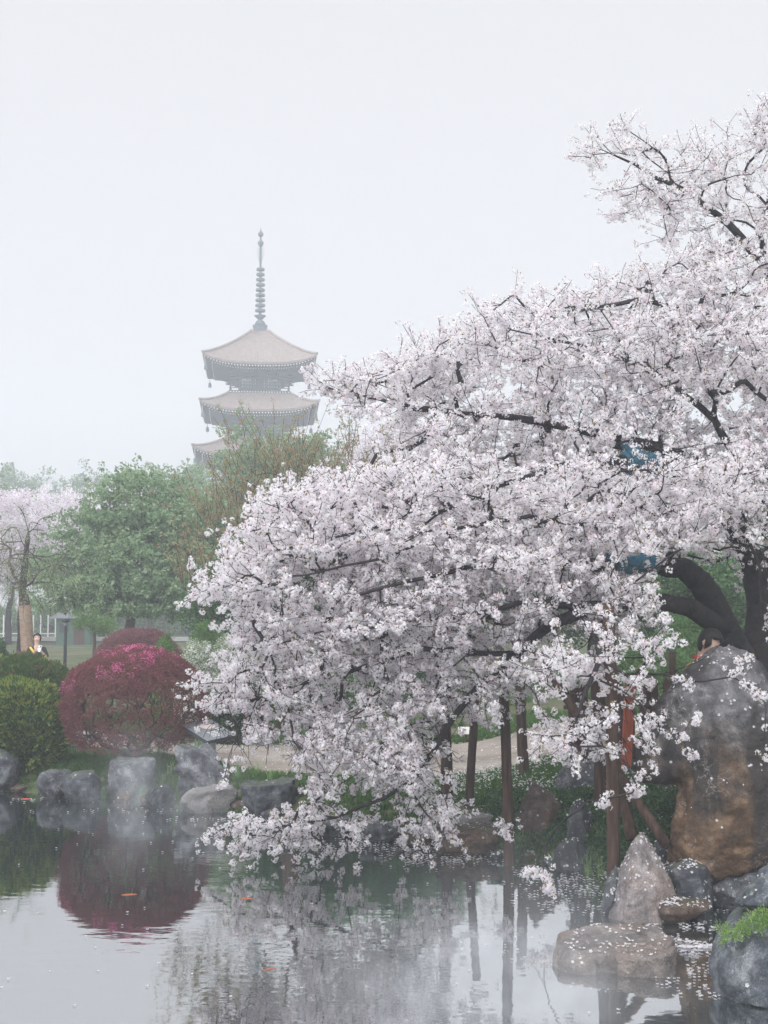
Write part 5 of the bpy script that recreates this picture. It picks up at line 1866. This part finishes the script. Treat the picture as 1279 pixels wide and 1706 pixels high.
ring = [c0 + e1 * .16 * math.cos(a_ * .393) + e2 * .24 * math.sin(a_ * .393) for a_ in range(16)]
mb.add(ring, [tuple(range(16))]); mb.build('picture', M['print_pink'], pl)

# small white board on the lawn
p_ = on_ground(776, 1238)
ws = empty('lawn_sign', p_)
tag(ws, 'small white board on a short stake beside the slender post', 'sign')
mb = MB(); mb.bar((0, 0, -.1), (0, 0, .18), .03); mb.build('stake', M['fence_wood'], ws)
mb = MB(); mb.box((0, -.03, .22), (.28, .03, .14), 0, Matrix.Rotation(R(-35), 3, 'X')); mb.build('board', M['plaster'], ws)

# lamp post on the lawn, hut, white fence far left
M['iron'] = mat_noise('dark_iron', [(0.3, (0.015, 0.017, 0.02)), (0.7, (0.03, 0.033, 0.036))], 8, 0.6)
b = gbase(110, 31.5)
lp = empty('lamp_post', b); tag(lp, 'thin dark lamp post on the lawn right of the visitor', 'lamp post')
mb = MB(); mb.tube([(0, 0, -.1), (0, 0, 1.0), (0, 0, 1.85)], [.05, .04, .036], 10); mb.lathe([(.09, 0), (.09, .12), (.05, .2)], 10); mb.build('pole', M['iron'], lp, smooth_=True)
mb = MB(); mb.lathe([(.036, 1.85), (.05, 1.88), (.05, 1.96)], 10); mb.build('lamp_glass', M['slate'], lp, smooth_=True)
mb = MB(); mb.lathe([(.10, 1.96), (.09, 2.0), (.03, 2.04)], 10); mb.build('lamp_cap', M['iron'], lp, smooth_=True)
M['hut_green'] = mat_noise('hut_green', [(0.3, (0.05, 0.10, 0.07)), (0.7, (0.08, 0.14, 0.10))], 5, 0.85)
b = gbase(128, 72)
hu = empty('garden_hut', b); tag(hu, 'small green hut with a grey hipped roof under the maple', 'hut')
mb = MB(); mb.box((0, 0, .75), (1.9, 1.6, 1.6)); hw_ = mb.build('wall', M['hut_green'], hu)
mb = MB(); mb.box((.35, -.81, .6), (.6, .05, 1.3)); mb.build('door', M['fence_wood'], hw_)
mb = MB(); mb.box((-.5, -.81, .95), (.5, .05, .5)); mb.build('window', M['slate_edge'], hw_)
mb = MB(); mb.add([(-1.3, -1.1, 1.5), (1.3, -1.1, 1.5), (1.3, 1.1, 1.5), (-1.3, 1.1, 1.5), (-.5, 0, 2.15), (.5, 0, 2.15)], [(0, 1, 5, 4), (1, 2, 5), (2, 3, 4, 5), (3, 0, 4), (3, 2, 1, 0)]); mb.build('roof', M['slate'], hu)
M['white_paint'] = mat_noise('white_paint', [(0.3, (0.70, 0.70, 0.70)), (0.7, (0.80, 0.80, 0.80))], 8, 0.6)
Yw = 82.0
b = gbase(-30, Yw)
wf = empty('white_fence', b); tag(wf, 'white railing of thin uprights beyond the far walk at the left', 'fence')
for i in range(12):
    mb = MB(); mb.box((i * .48, 0, .75), (.07, .07, 1.6)); mb.build('upright', M['white_paint'], wf)
mb = MB(); mb.box((2.64, .05, .35), (5.5, .04, .06)); mb.build('rail', M['white_paint'], wf)

# ------------------------------------------------------------------ people
M['skin'] = mat_noise('skin', [(0.3, (0.52, 0.34, 0.27)), (0.7, (0.60, 0.41, 0.33))], 12, 0.55)
M['hair'] = mat_noise('dark_hair', [(0.3, (0.010, 0.009, 0.010)), (0.7, (0.025, 0.022, 0.022))], 40, 0.6)
M['black_cloth'] = mat_noise('black_cloth', [(0.3, (0.014, 0.012, 0.014)), (0.7, (0.032, 0.026, 0.027))], 14, 0.9)
M['orange_cloth'] = mat_noise('orange_cloth', [(0.3, (0.45, 0.20, 0.06)), (0.7, (0.56, 0.27, 0.09))], 10, 0.9)
M['red_cloth'] = mat_noise('red_cloth', [(0.3, (0.40, 0.06, 0.04)), (0.7, (0.5, 0.09, 0.06))], 10, 0.9)
M['trousers'] = mat_noise('trouser_cloth', [(0.3, (0.03, 0.035, 0.05)), (0.7, (0.05, 0.055, 0.075))], 14, 0.9)
M['yellow_cloth'] = mat_noise('yellow_cloth', [(0.3, (0.62, 0.42, 0.05)), (0.7, (0.70, 0.50, 0.08))], 10, 0.8)
M['lips'] = mat_noise('lips', [(0.3, (0.35, 0.13, 0.11)), (0.7, (0.40, 0.16, 0.14))], 10, 0.5)

def skin_mesh(name, nodes, edges, root, mat_, parent, sub=1):
    keys = list(nodes)
    me = bpy.data.meshes.new(name)
    me.from_pydata([nodes[k][:3] for k in keys], [(keys.index(a_), keys.index(b_)) for a_, b_ in edges], [])
    o = link_mesh(name, me, [mat_], parent)
    o.modifiers.new('skin', 'SKIN').use_smooth_shade = True
    bm = bmesh.new(); bm.from_mesh(me)
    lay = bm.verts.layers.skin.verify()
    bm.verts.ensure_lookup_table()
    for i, k in enumerate(keys):
        r_ = nodes[k][3]
        bm.verts[i][lay].radius = (r_, nodes[k][4] if len(nodes[k]) > 4 else r_)
        bm.verts[i][lay].use_root = (k == root)
    bm.to_mesh(me); bm.free()
    s_ = o.modifiers.new('sub', 'SUBSURF'); s_.levels = sub; s_.render_levels = sub
    me.materials.clear(); me.materials.append(mat_)
    return o

def person(label, loc, rz, top_mat, hand_l, hand_r, elb_l, elb_r, head_tilt, scale=1.0, hair_len=0.0):
    t = empty('person', loc, rz)
    t.scale = (scale,) * 3
    tag(t, label, 'person')
    hd = Matrix.Rotation(head_tilt, 3, 'X')
    nb = Vector((0, 0, 1.38))
    H = lambda x, y, z: tuple(nb + hd @ Vector((x, y, z)))
    N = {'pel': (0, 0, .86, .13, .10), 'wai': (0, 0, 1.0, .12, .09), 'che': (0, -.01, 1.18, .14, .10), 'nb': (0, 0, 1.33, .06), 'nk': (*H(0, 0, .02), .05),
         'jaw': (*H(0, -.025, .09), .065), 'hed': (*H(0, -.005, .16), .085), 'top': (*H(0, .01, .225), .06), 'nos': (*H(0, -.105, .125), .014)}
    E = [('pel', 'wai'), ('wai', 'che'), ('che', 'nb'), ('nb', 'nk'), ('nk', 'jaw'), ('jaw', 'hed'), ('hed', 'top'), ('jaw', 'nos')]
    for s, el, ha in ((-1, elb_l, hand_l), (1, elb_r, hand_r)):
        c = 'l' if s < 0 else 'r'
        N['sh' + c] = (s * .165, 0, 1.27, .06); N['el' + c] = (*el, .043); N['wr' + c] = (*ha, .027)
        d_ = (Vector(ha) - Vector(el)).normalized()
        pm = Vector(ha) + d_ * .06
        N['pa' + c] = (*pm, .032, .018)
        E += [('che', 'sh' + c), ('sh' + c, 'el' + c), ('el' + c, 'wr' + c), ('wr' + c, 'pa' + c)]
        side = d_.cross(Vector((0, 1, 0)))
        side = side.normalized() if side.length > .1 else Vector((1, 0, 0))
        curl = d_.cross(side) * (-1 if d_.cross(side).y > 0 else 1)
        for q in range(4):
            b0 = pm + side * (q - 1.5) * .017 + d_ * .02
            L = (.055, .068, .072, .06)[q]
            N['f%d%s' % (q, c)] = (*(b0 + d_ * L * .55 + curl * .012), .0085)
            N['g%d%s' % (q, c)] = (*(b0 + d_ * L * .85 + curl * .04), .0075)
            E += [('pa' + c, 'f%d%s' % (q, c)), ('f%d%s' % (q, c), 'g%d%s' % (q, c))]
        N['t' + c] = (*(Vector(ha) + d_ * .035 + side * .045 + curl * .01), .010)
        N['u' + c] = (*(Vector(ha) + d_ * .07 + side * .06 + curl * .025), .0085)
        E += [('wr' + c, 't' + c), ('t' + c, 'u' + c)]
        N['hi' + c] = (s * .09, 0, .80, .085); N['kn' + c] = (s * .1, -.015, .45, .06); N['an' + c] = (s * .1, .01, .09, .042); N['to' + c] = (s * .11, -.13, .035, .035)
        E += [('pel', 'hi' + c), ('hi' + c, 'kn' + c), ('kn' + c, 'an' + c), ('an' + c, 'to' + c)]
    body = skin_mesh('body', N, E, 'pel', M['skin'], t, 2)
    # top: shoulders, torso and upper arms
    J = {'a': (0, 0, .80, .165, .125), 'b': (0, 0, 1.0, .15, .115), 'c': (0, -.01, 1.19, .165, .12), 'd': (0, 0, 1.315, .09, .08)}
    JE = [('a', 'b'), ('b', 'c'), ('c', 'd')]
    for s, el in ((-1, elb_l), (1, elb_r)):
        c = 'l' if s < 0 else 'r'
        J['s' + c] = (s * .17, 0, 1.265, .078); J['m' + c] = tuple((Vector((s * .17, 0, 1.265)) * .5 + Vector(el) * .5)) + (.066,)
        J['e' + c] = tuple((Vector((s * .17, 0, 1.265)) * .08 + Vector(el) * .92)) + (.058,)
        JE += [('c', 's' + c), ('s' + c, 'm' + c), ('m' + c, 'e' + c)]
    skin_mesh('jacket', J, JE, 'a', top_mat, t, 2)
    T = {'p': (0, 0, .86, .15, .115)}
    TE = []
    for s in (-1, 1):
        c = 'l' if s < 0 else 'r'
        T['h' + c] = (s * .09, 0, .79, .10); T['k' + c] = (s * .1, -.012, .45, .078); T['n' + c] = (s * .1, .01, .12, .062)
        TE += [('p', 'h' + c), ('h' + c, 'k' + c), ('k' + c, 'n' + c)]
    skin_mesh('trousers', T, TE, 'p', M['trousers'], t, 2)
    # hair cap: open over the face
    V0, F0 = ico(3)
    mb = MB()
    vv, idx = [], {}
    fl = []
    for f_ in F0:
        cc_ = (V0[f_[0]] + V0[f_[1]] + V0[f_[2]]) / 3
        if cc_.z > .45 or cc_.y > -.05 and cc_.z > -.75 - hair_len or (abs(cc_.x) > .8 and cc_.z > -.4):
            fl.append(f_)
    vv = [H(v.x * .098, v.y * .108 + .006, v.z * (.118 if v.z > -.2 else .118 + hair_len * .1) + .165) for v in V0]
    mb.add(vv, fl)
    o = mb.build('hair', M['hair'], t, smooth_=True)
    so = o.modifiers.new('thick', 'SOLIDIFY'); so.thickness = .012
    for s in (-1, 1):
        mb = MB(); mb.lathe([(.004, -.008), (.012, -.004), (.012, .004), (.004, .008)], 8, H(s * .034, -.087, .165)); mb.build('eye', M['hair'], t)
        mb = MB(); mb.tube([H(s * .088, 0, .12), H(s * .097, .012, .145), H(s * .094, .01, .17)], [.008, .013, .008], 6); mb.build('ear', M['skin'], t)
    mb = MB(); mb.tube([H(-.024, -.083, .082), H(0, -.091, .084), H(.024, -.083, .082)], [.004, .008, .004], 6); mb.build('mouth', M['lips'], t)
    return t

b = gbase(63, 31.0)
P1 = person('visitor in a black top lifting a phone to the face, behind the arborvitae', b, R(8), M['black_cloth'], (-.02, -.22, 1.22), (.13, -.24, 1.24), (-.24, -.12, 1.02), (.26, -.12, 1.04), R(-12), (at(63, 1057, 31).z - b.z) / 1.62)
ph = MB(); ph.box((0, 0, 0), (.085, .012, .16)); ph.box((.015, -.008, .05), (.03, .006, .03), 1)
o = ph.build('phone', [M['white_paint'], M['iron']])
sc1 = P1.scale[0]
o.location = b + (Matrix.Rotation(R(8), 3, 'Z') @ Vector((.10, -.33, 1.30))) * sc1
o.rotation_euler = (R(-12), R(15), R(8))
tag(o, 'pale phone held up by the visitor in black', 'phone')
mb = MB(); mb.tube([(-.15, -.05, 1.32), (.0, -.155, 1.15), (.18, -.12, .95), (.2, -.06, .85)], .028, 6)
mb.build('shoulder_strap', M['yellow_cloth'], P1, smooth_=True)

b2 = at(1170, 1071, 14.15)
zb2 = hz(b2.x, b2.y)
P2 = person('visitor in an orange top half hidden behind the standing stone', (b2.x, b2.y + .05, zb2), R(48), M['orange_cloth'], (-.14, -.26, 1.0), (.14, -.28, .98), (-.25, -.04, 1.0), (.25, -.04, 1.0), R(34), (at(1178, 1044, 14.15).z - zb2) / 1.64, .3)
mb = MB(); mb.tube([(-.055, -.03, 1.35), (0, -.07, 1.34), (.055, -.03, 1.35), (.04, .05, 1.37), (-.04, .05, 1.37), (-.055, -.03, 1.35)], .022, 6); mb.build('collar', M['red_cloth'], P2, smooth_=True)

# ------------------------------------------------------------------ koi
M['koi'] = mat_noise('koi_orange', [(0.3, (0.26, 0.07, 0.03)), (0.7, (0.36, 0.12, 0.05))], 8, 0.4)
M['koi_red'] = mat_noise('koi_red', [(0.3, (0.62, 0.06, 0.04)), (0.7, (0.7, 0.10, 0.07))], 8, 0.4)
def koi(px_, py_, L, rz, label, mt):
    p_ = gnd(px_, py_, 0)
    t = empty('koi_fish', (p_.x, p_.y, 0), rz); tag(t, label, 'fish', 'koi at the pond surface')
    mb = MB()
    pts = [(-.5, 0, 0), (-.42, 0, .004), (-.25, 0, .006), (0, .01, .006), (.22, .0, .004), (.4, -.02, 0)]
    mb.tube([(x * L, y * L, z - .075 * L) for x, y, z in pts], [.03 * L, .07 * L, .09 * L, .088 * L, .07 * L, .025 * L], 10)
    mb.build('body', mt, t, smooth_=True)
    mb = MB(); mb.add([(.38 * L, -.02 * L, -.01), (.62 * L, .08 * L, .0), (.55 * L, 0, -.005), (.6 * L, -.13 * L, .0)], [(0, 1, 2), (0, 2, 3)]); mb.build('tail', mt, t)
    mb = MB(); mb.add([(-.1 * L, 0, .0), (.2 * L, 0, -.01 * L), (.12 * L, 0, .05 * L)], [(0, 1, 2)]); mb.build('fin', mt, t)
koi(219, 1490, .24, R(15), 'orange koi in the reflection of the red shrub', M['koi'])
koi(414, 1497, .2, R(-10), 'pale orange koi swimming left of the prop post reflections', M['koi'])
koi(452, 1614, .17, R(30), 'orange koi nearest the camera', M['koi'])
koi(46, 1331, .2, R(0), 'bright red koi by the shore at the far left', M['koi_red'])
#@@COVER


# ------------------------------------------------------------------ grass, ivy, sedges
def ground_scatter(n, x0, x1, y0, y1, flt):
    X = RNG.uniform(x0, x1, n); Y = RNG.uniform(y0, y1, n)
    s_ = pond_sd(X, Y)
    k = (s_ > .06) & flt(X, Y, s_)
    X, Y = X[k], Y[k]
    return np.stack([X, Y, height(X, Y)], 1)

def frust(X, Y, pad=1.8):
    return np.abs(X) < (Y * .305 + pad)
P_ = ground_scatter(150000, -10.5, 10.5, 9, 30, lambda X, Y, s_: frust(X, Y) & ~on_path(X, Y, -.05 + RNG.uniform(-.15, .25, len(X))) & (RNG.random(len(X)) < np.clip(1.1 - (Y - 16) / 16, .25, 1)))
nzs = np.array([mnoise.noise(Vector((q[0] * .6, q[1] * .6, 0))) for q in P_])
P_ = P_[nzs > -.18 + .25 * smooth(22, 27, P_[:, 1])]
n = len(P_)
g_ = scatter('grass', NG_GRASS, P_, np.stack([RNG.normal(0, .15, n), RNG.normal(0, .15, n), RNG.uniform(0, 6.28, n)], 1), RNG.uniform(.5, 1.15, n), RNG.integers(0, 5, n))
tag(g_, 'short tufted green grass on the bank and lawn', 'grass', kind='stuff')

sp_ = []
for (px_, py_, k, r_) in ((255, 1302, 5, .16), (232, 1300, 2, .1), (285, 1326, 3, .15), (1005, 1442, 5, .16), (985, 1450, 3, .12), (90, 1262, 4, .3), (300, 1245, 6, .3), (165, 1318, 3, .12), (880, 1420, 3, .15), (245, 1252, 5, .3), (270, 1240, 5, .3), (60, 1265, 5, .3), (20, 1268, 5, .3), (430, 1300, 3, .2), (960, 1440, 3, .15)):
    c_ = on_ground(px_, py_, .3)
    for q in range(k):
        x, y = c_.x + RNG.normal(0, r_), c_.y + RNG.normal(0, r_)
        sp_.append((x, y, max(hz(x, y), 0)))
n = len(sp_)
o = scatter('sedge', NG_SEDGE, np.array(sp_), np.stack([np.zeros(n), np.zeros(n), RNG.uniform(0, 6.28, n)], 1), RNG.uniform(.55, 1.0, n), RNG.integers(0, 3, n))
tag(o, 'arching tufts of sedge among the shore stones', 'grass', kind='stuff')

P_ = ground_scatter(26000, 1.2, 5.2, 12.2, 18.5, lambda X, Y, s_: (s_ < 1.5) & (X > 1.35))
nzs = np.array([mnoise.noise(Vector((q[0] * 1.6, q[1] * 1.6, 3))) for q in P_])
P_ = P_[nzs > -.08][:6500]
P_[:, 2] += RNG.uniform(0, .16, len(P_))
n = len(P_)
dr = RNG.normal(0, .4, (n, 3)); dr[:, 2] += .8; dr[:, 1] -= .5
o = scatter('ivy', NG_IVY, P_, dirs_to_euler(dr, RNG.uniform(0, 6.28, n)), RNG.uniform(.6, 1.15, n), RNG.integers(0, 5, n))
tag(o, 'dark green ivy and ground cover on the stony bank', 'plants', kind='stuff')
P_ = ground_scatter(9000, -7, 1.2, 14, 21, lambda X, Y, s_: (s_ < .55) & frust(X, Y))
nzs = np.array([mnoise.noise(Vector((q[0] * 1.3, q[1] * 1.3, 8))) for q in P_])
P_ = P_[nzs > .02]
n = len(P_)
dr = RNG.normal(0, .4, (n, 3)); dr[:, 2] += .8
o = scatter('ground_cover', NG_MID, P_, dirs_to_euler(dr, RNG.uniform(0, 6.28, n)), RNG.uniform(.3, .7, n), RNG.integers(0, 5, n))
tag(o, 'low leafy ground cover between the left shore stones', 'plants', kind='stuff')

# fresh green cushion growing on the corner boulder
c_ = at(1250, 1538, 9.66)
t = empty('rock_plant', (c_.x, c_.y, c_.z)); tag(t, 'bright green feathery plant growing on the corner boulder', 'plant')
pp = []
for q in range(110):
    u_ = RNG.uniform(-1, 1)
    pp.append((u_ * .24 + .02, RNG.normal(0, .04), RNG.normal(.0, .025) * (1.2 - u_ * .2) + u_ * .10 + .03 * mnoise.noise(Vector((u_ * 4, 1, 2)))))
pp = np.array(pp); n = len(pp)
dr = RNG.normal(0, .6, (n, 3)); dr[:, 1] -= .8; dr[:, 2] += .5
scatter('foliage', NG_FRESH, pp, dirs_to_euler(dr, RNG.uniform(0, 6.28, n)), RNG.uniform(.35, .8, n), RNG.integers(0, 4, n), t)

# ------------------------------------------------------------------ fallen petals
pw, pr_, pi_ = [], [], []
def drop(P3, tilt=.12, flower_share=.15):
    for p_ in P3:
        pw.append(p_); pr_.append((RNG.normal(0, tilt), RNG.normal(0, tilt), RNG.uniform(0, 6.28))); pi_.append(1 if RNG.random() < flower_share else 0)
# on the water: drifts along the edge and between the stones
X = RNG.uniform(-7, 5, 60000); Y = RNG.uniform(8.5, 20, 60000)
s_ = pond_sd(X, Y)
k = (s_ < -.01) & (s_ > -.55) & frust(X, Y); X, Y, s_ = X[k], Y[k], s_[k]
nz = np.array([mnoise.noise(Vector((a_ * 1.4, b_ * 3.5, 0))) for a_, b_ in zip(X, Y)])
k = RNG.random(len(X)) < np.clip((nz - .08) * 1.6, 0, 1) * np.exp(s_ * 4) * np.where(X < 0, .4, 1.0)
drop(np.stack([X[k], Y[k], np.full(k.sum(), .004)], 1), .03, .05)
def drift(px_, py_, wx_, wy_, n):
    c_ = gnd(px_, py_)
    X = c_.x + RNG.normal(0, wx_, n); Y = c_.y + RNG.normal(0, wy_, n)
    nz = np.array([mnoise.noise(Vector((a_ * 4, b_ * 9, 5))) for a_, b_ in zip(X, Y)])
    k = (nz > -.12) & (pond_sd(X, Y) < 0)
    drop(np.stack([X[k], Y[k], np.full(k.sum(), .005)], 1), .03, .05)
drift(1155, 1578, .14, .10, 380); drift(1115, 1545, .2, .1, 170); drift(1060, 1512, .25, .1, 150); drift(960, 1470, .35, .3, 260); drift(930, 1500, .25, .3, 130)
drift(1130, 1618, .22, .10, 110); drift(640, 1408, .6, .35, 420); drift(740, 1432, .4, .2, 220); drift(60, 1333, .8, .1, 60); drift(250, 1350, .7, .12, 60); drift(380, 1366, .5, .12, 80)
drift(1180, 1640, .2, .08, 60); drift(900, 1580, .35, .25, 70); drift(1210, 1660, .2, .05, 40)
X = RNG.uniform(-6, 4, 130); Y = RNG.uniform(8.5, 18, 130); k = (pond_sd(X, Y) < -.1) & frust(X, Y)
drop(np.stack([X[k], Y[k], np.full(k.sum(), .004)], 1), .03, .1)
# on the bank under the tree
P_ = ground_scatter(30000, .6, 5, 13, 19.5, lambda X, Y, s_: ~on_path(X, Y, -.3))
nz = np.array([mnoise.noise(Vector((q[0] * 1.1, q[1] * 1.1, 2))) for q in P_])
P_ = P_[RNG.random(len(P_)) < np.clip(nz * 1.2 + .32, 0.03, .85)][:8000]
P_[:, 2] += RNG.uniform(.03, .10, len(P_))
drop(P_, .45, .25)
P_ = ground_scatter(3500, -4, 5, 15, 24, lambda X, Y, s_: frust(X, Y)); P_[:, 2] += .03
drop(P_[:1500], .3, .15)
# on the stones
for o in ROCKS:
    me = o.data
    x_ = o.location.x
    if x_ < -.6:
        n_ = 4
    else:
        n_ = 26
    nm_ = o['label']
    if 'flat-topped brown' in nm_: n_ = 105
    if 'pale pointed' in nm_: n_ = 90
    if 'low wet mound' in nm_: n_ = 150
    if 'corner' in nm_: n_ = 60
    if 'tall ochre' in nm_: n_ = 170
    if 'wedged' in nm_ or 'behind the overhang' in nm_: n_ = 60
    pol = [q for q in me.polygons if q.normal.z > (.25 if 'ochre' not in nm_ else -.05) and q.center.z + o.location.z > .01]
    if not pol:
        continue
    wts = np.array([q.area * max(q.normal.z, .03) ** (2 if 'ochre' not in nm_ else 1.2) for q in pol]); wts *= np.array([max(.06, mnoise.noise(q.center * 5.0 + Vector((o.location.x, 1, 2))) + .15) for q in pol]); wts /= wts.sum()
    for q in RNG.choice(len(pol), n_, p=wts):
        f_ = pol[q]
        vs_ = [me.vertices[i].co for i in f_.vertices]
        w_ = RNG.dirichlet([1] * len(vs_))
        p_ = sum((v * float(a_) for v, a_ in zip(vs_, w_)), Vector())
        nr = f_.normal
        p_ = o.matrix_basis @ (p_ + nr * .006)
        nrw = o.matrix_basis.to_3x3() @ nr
        e_ = nrw.to_track_quat('Z', 'X').to_euler()
        pw.append(tuple(p_)); pr_.append(tuple(e_)); pi_.append(1 if RNG.random() < .3 else 0)
n = len(pw)
o = scatter('fallen_petals', NG_PETAL, np.array(pw), np.array(pr_), RNG.uniform(.75, 1.2, n), np.array(pi_))
tag(o, 'fallen white petals on water, stones and bank', 'petals', kind='stuff')
print('petals', n)

# ------------------------------------------------------------------ haze and the steam on the pond
m, nt, out = new_mat('haze_air')
pv = nt.nodes.new('ShaderNodeVolumePrincipled')
pv.inputs['Color'].default_value = (0.885, 0.925, 1.0, 1)
pv.inputs['Density'].default_value = HAZE_DENSITY
pv.inputs['Anisotropy'].default_value = 0.0
nt.links.new(pv.outputs['Volume'], out.inputs['Volume'])
mb = MB(); mb.box((0, 105, 26.2), (620, 470, 56.4))
hzo = mb.build('haze', m)
tag(hzo, 'even pale haze filling the air over pond and park', 'haze', kind='stuff')

m, nt, out = new_mat('pond_steam')
pv = nt.nodes.new('ShaderNodeVolumePrincipled')
pv.inputs['Color'].default_value = (0.92, 0.95, 1.0, 1)
pv.inputs['Anisotropy'].default_value = 0.2
g = nt.nodes.new('ShaderNodeNewGeometry')
sx = nt.nodes.new('ShaderNodeSeparateXYZ')
nt.links.new(g.outputs['Position'], sx.inputs[0])
def mth(op, a_, b_=None, c_=None):
    n_ = nt.nodes.new('ShaderNodeMath'); n_.operation = op
    for i, v_ in enumerate((a_, b_, c_)):
        if v_ is None: continue
        if hasattr(v_, 'links'): nt.links.new(v_, n_.inputs[i])
        else: n_.inputs[i].default_value = v_
    return n_.outputs[0]
tot = None
for (px_, py_, r_, amt, hgt) in ((212, 1340, .45, 1.2, .9), (335, 1352, .5, .8, .7), (860, 1590, .6, 1.6, .5), (740, 1690, .9, .9, .4), (1000, 1670, .6, .5, .35)):
    c_ = gnd(px_, py_)
    dx = mth('SUBTRACT', sx.outputs['X'], c_.x); dy = mth('SUBTRACT', sx.outputs['Y'], c_.y)
    d2 = mth('ADD', mth('MULTIPLY', dx, dx), mth('MULTIPLY', dy, dy))
    e_ = mth('MULTIPLY', d2, -1.0 / (r_ * r_))
    ez = mth('MULTIPLY', sx.outputs['Z'], -1.0 / (hgt * .5))
    v_ = mth('MULTIPLY', mth('EXPONENT', mth('ADD', e_, ez)), amt)
    tot = v_ if tot is None else mth('ADD', tot, v_)
mp = nt.nodes.new('ShaderNodeMapping'); mp.inputs['Scale'].default_value = (1.5, 1.5, .7)
nt.links.new(g.outputs['Position'], mp.inputs['Vector'])
nn_ = nt.nodes.new('ShaderNodeTexNoise'); nn_.inputs['Scale'].default_value = 1.4; nn_.inputs['Detail'].default_value = 3
nt.links.new(mp.outputs['Vector'], nn_.inputs['Vector'])
w_ = nt.nodes.new('ShaderNodeMapRange'); w_.inputs['From Min'].default_value = .38; w_.inputs['From Max'].default_value = .72
nt.links.new(nn_.outputs['Fac'], w_.inputs['Value'])
dn = mth('MULTIPLY', mth('MULTIPLY', tot, w_.outputs['Result']), STEAM_DENSITY)
nt.links.new(dn, pv.inputs['Density'])
nt.links.new(pv.outputs['Volume'], out.inputs['Volume'])
mb = MB(); mb.box((-1.0, 14.2, .56), (11.0, 12.4, 1.1))
so = mb.build('pond_steam', m)
tag(so, 'wisps of mist drifting low over the pond', 'mist', kind='stuff')
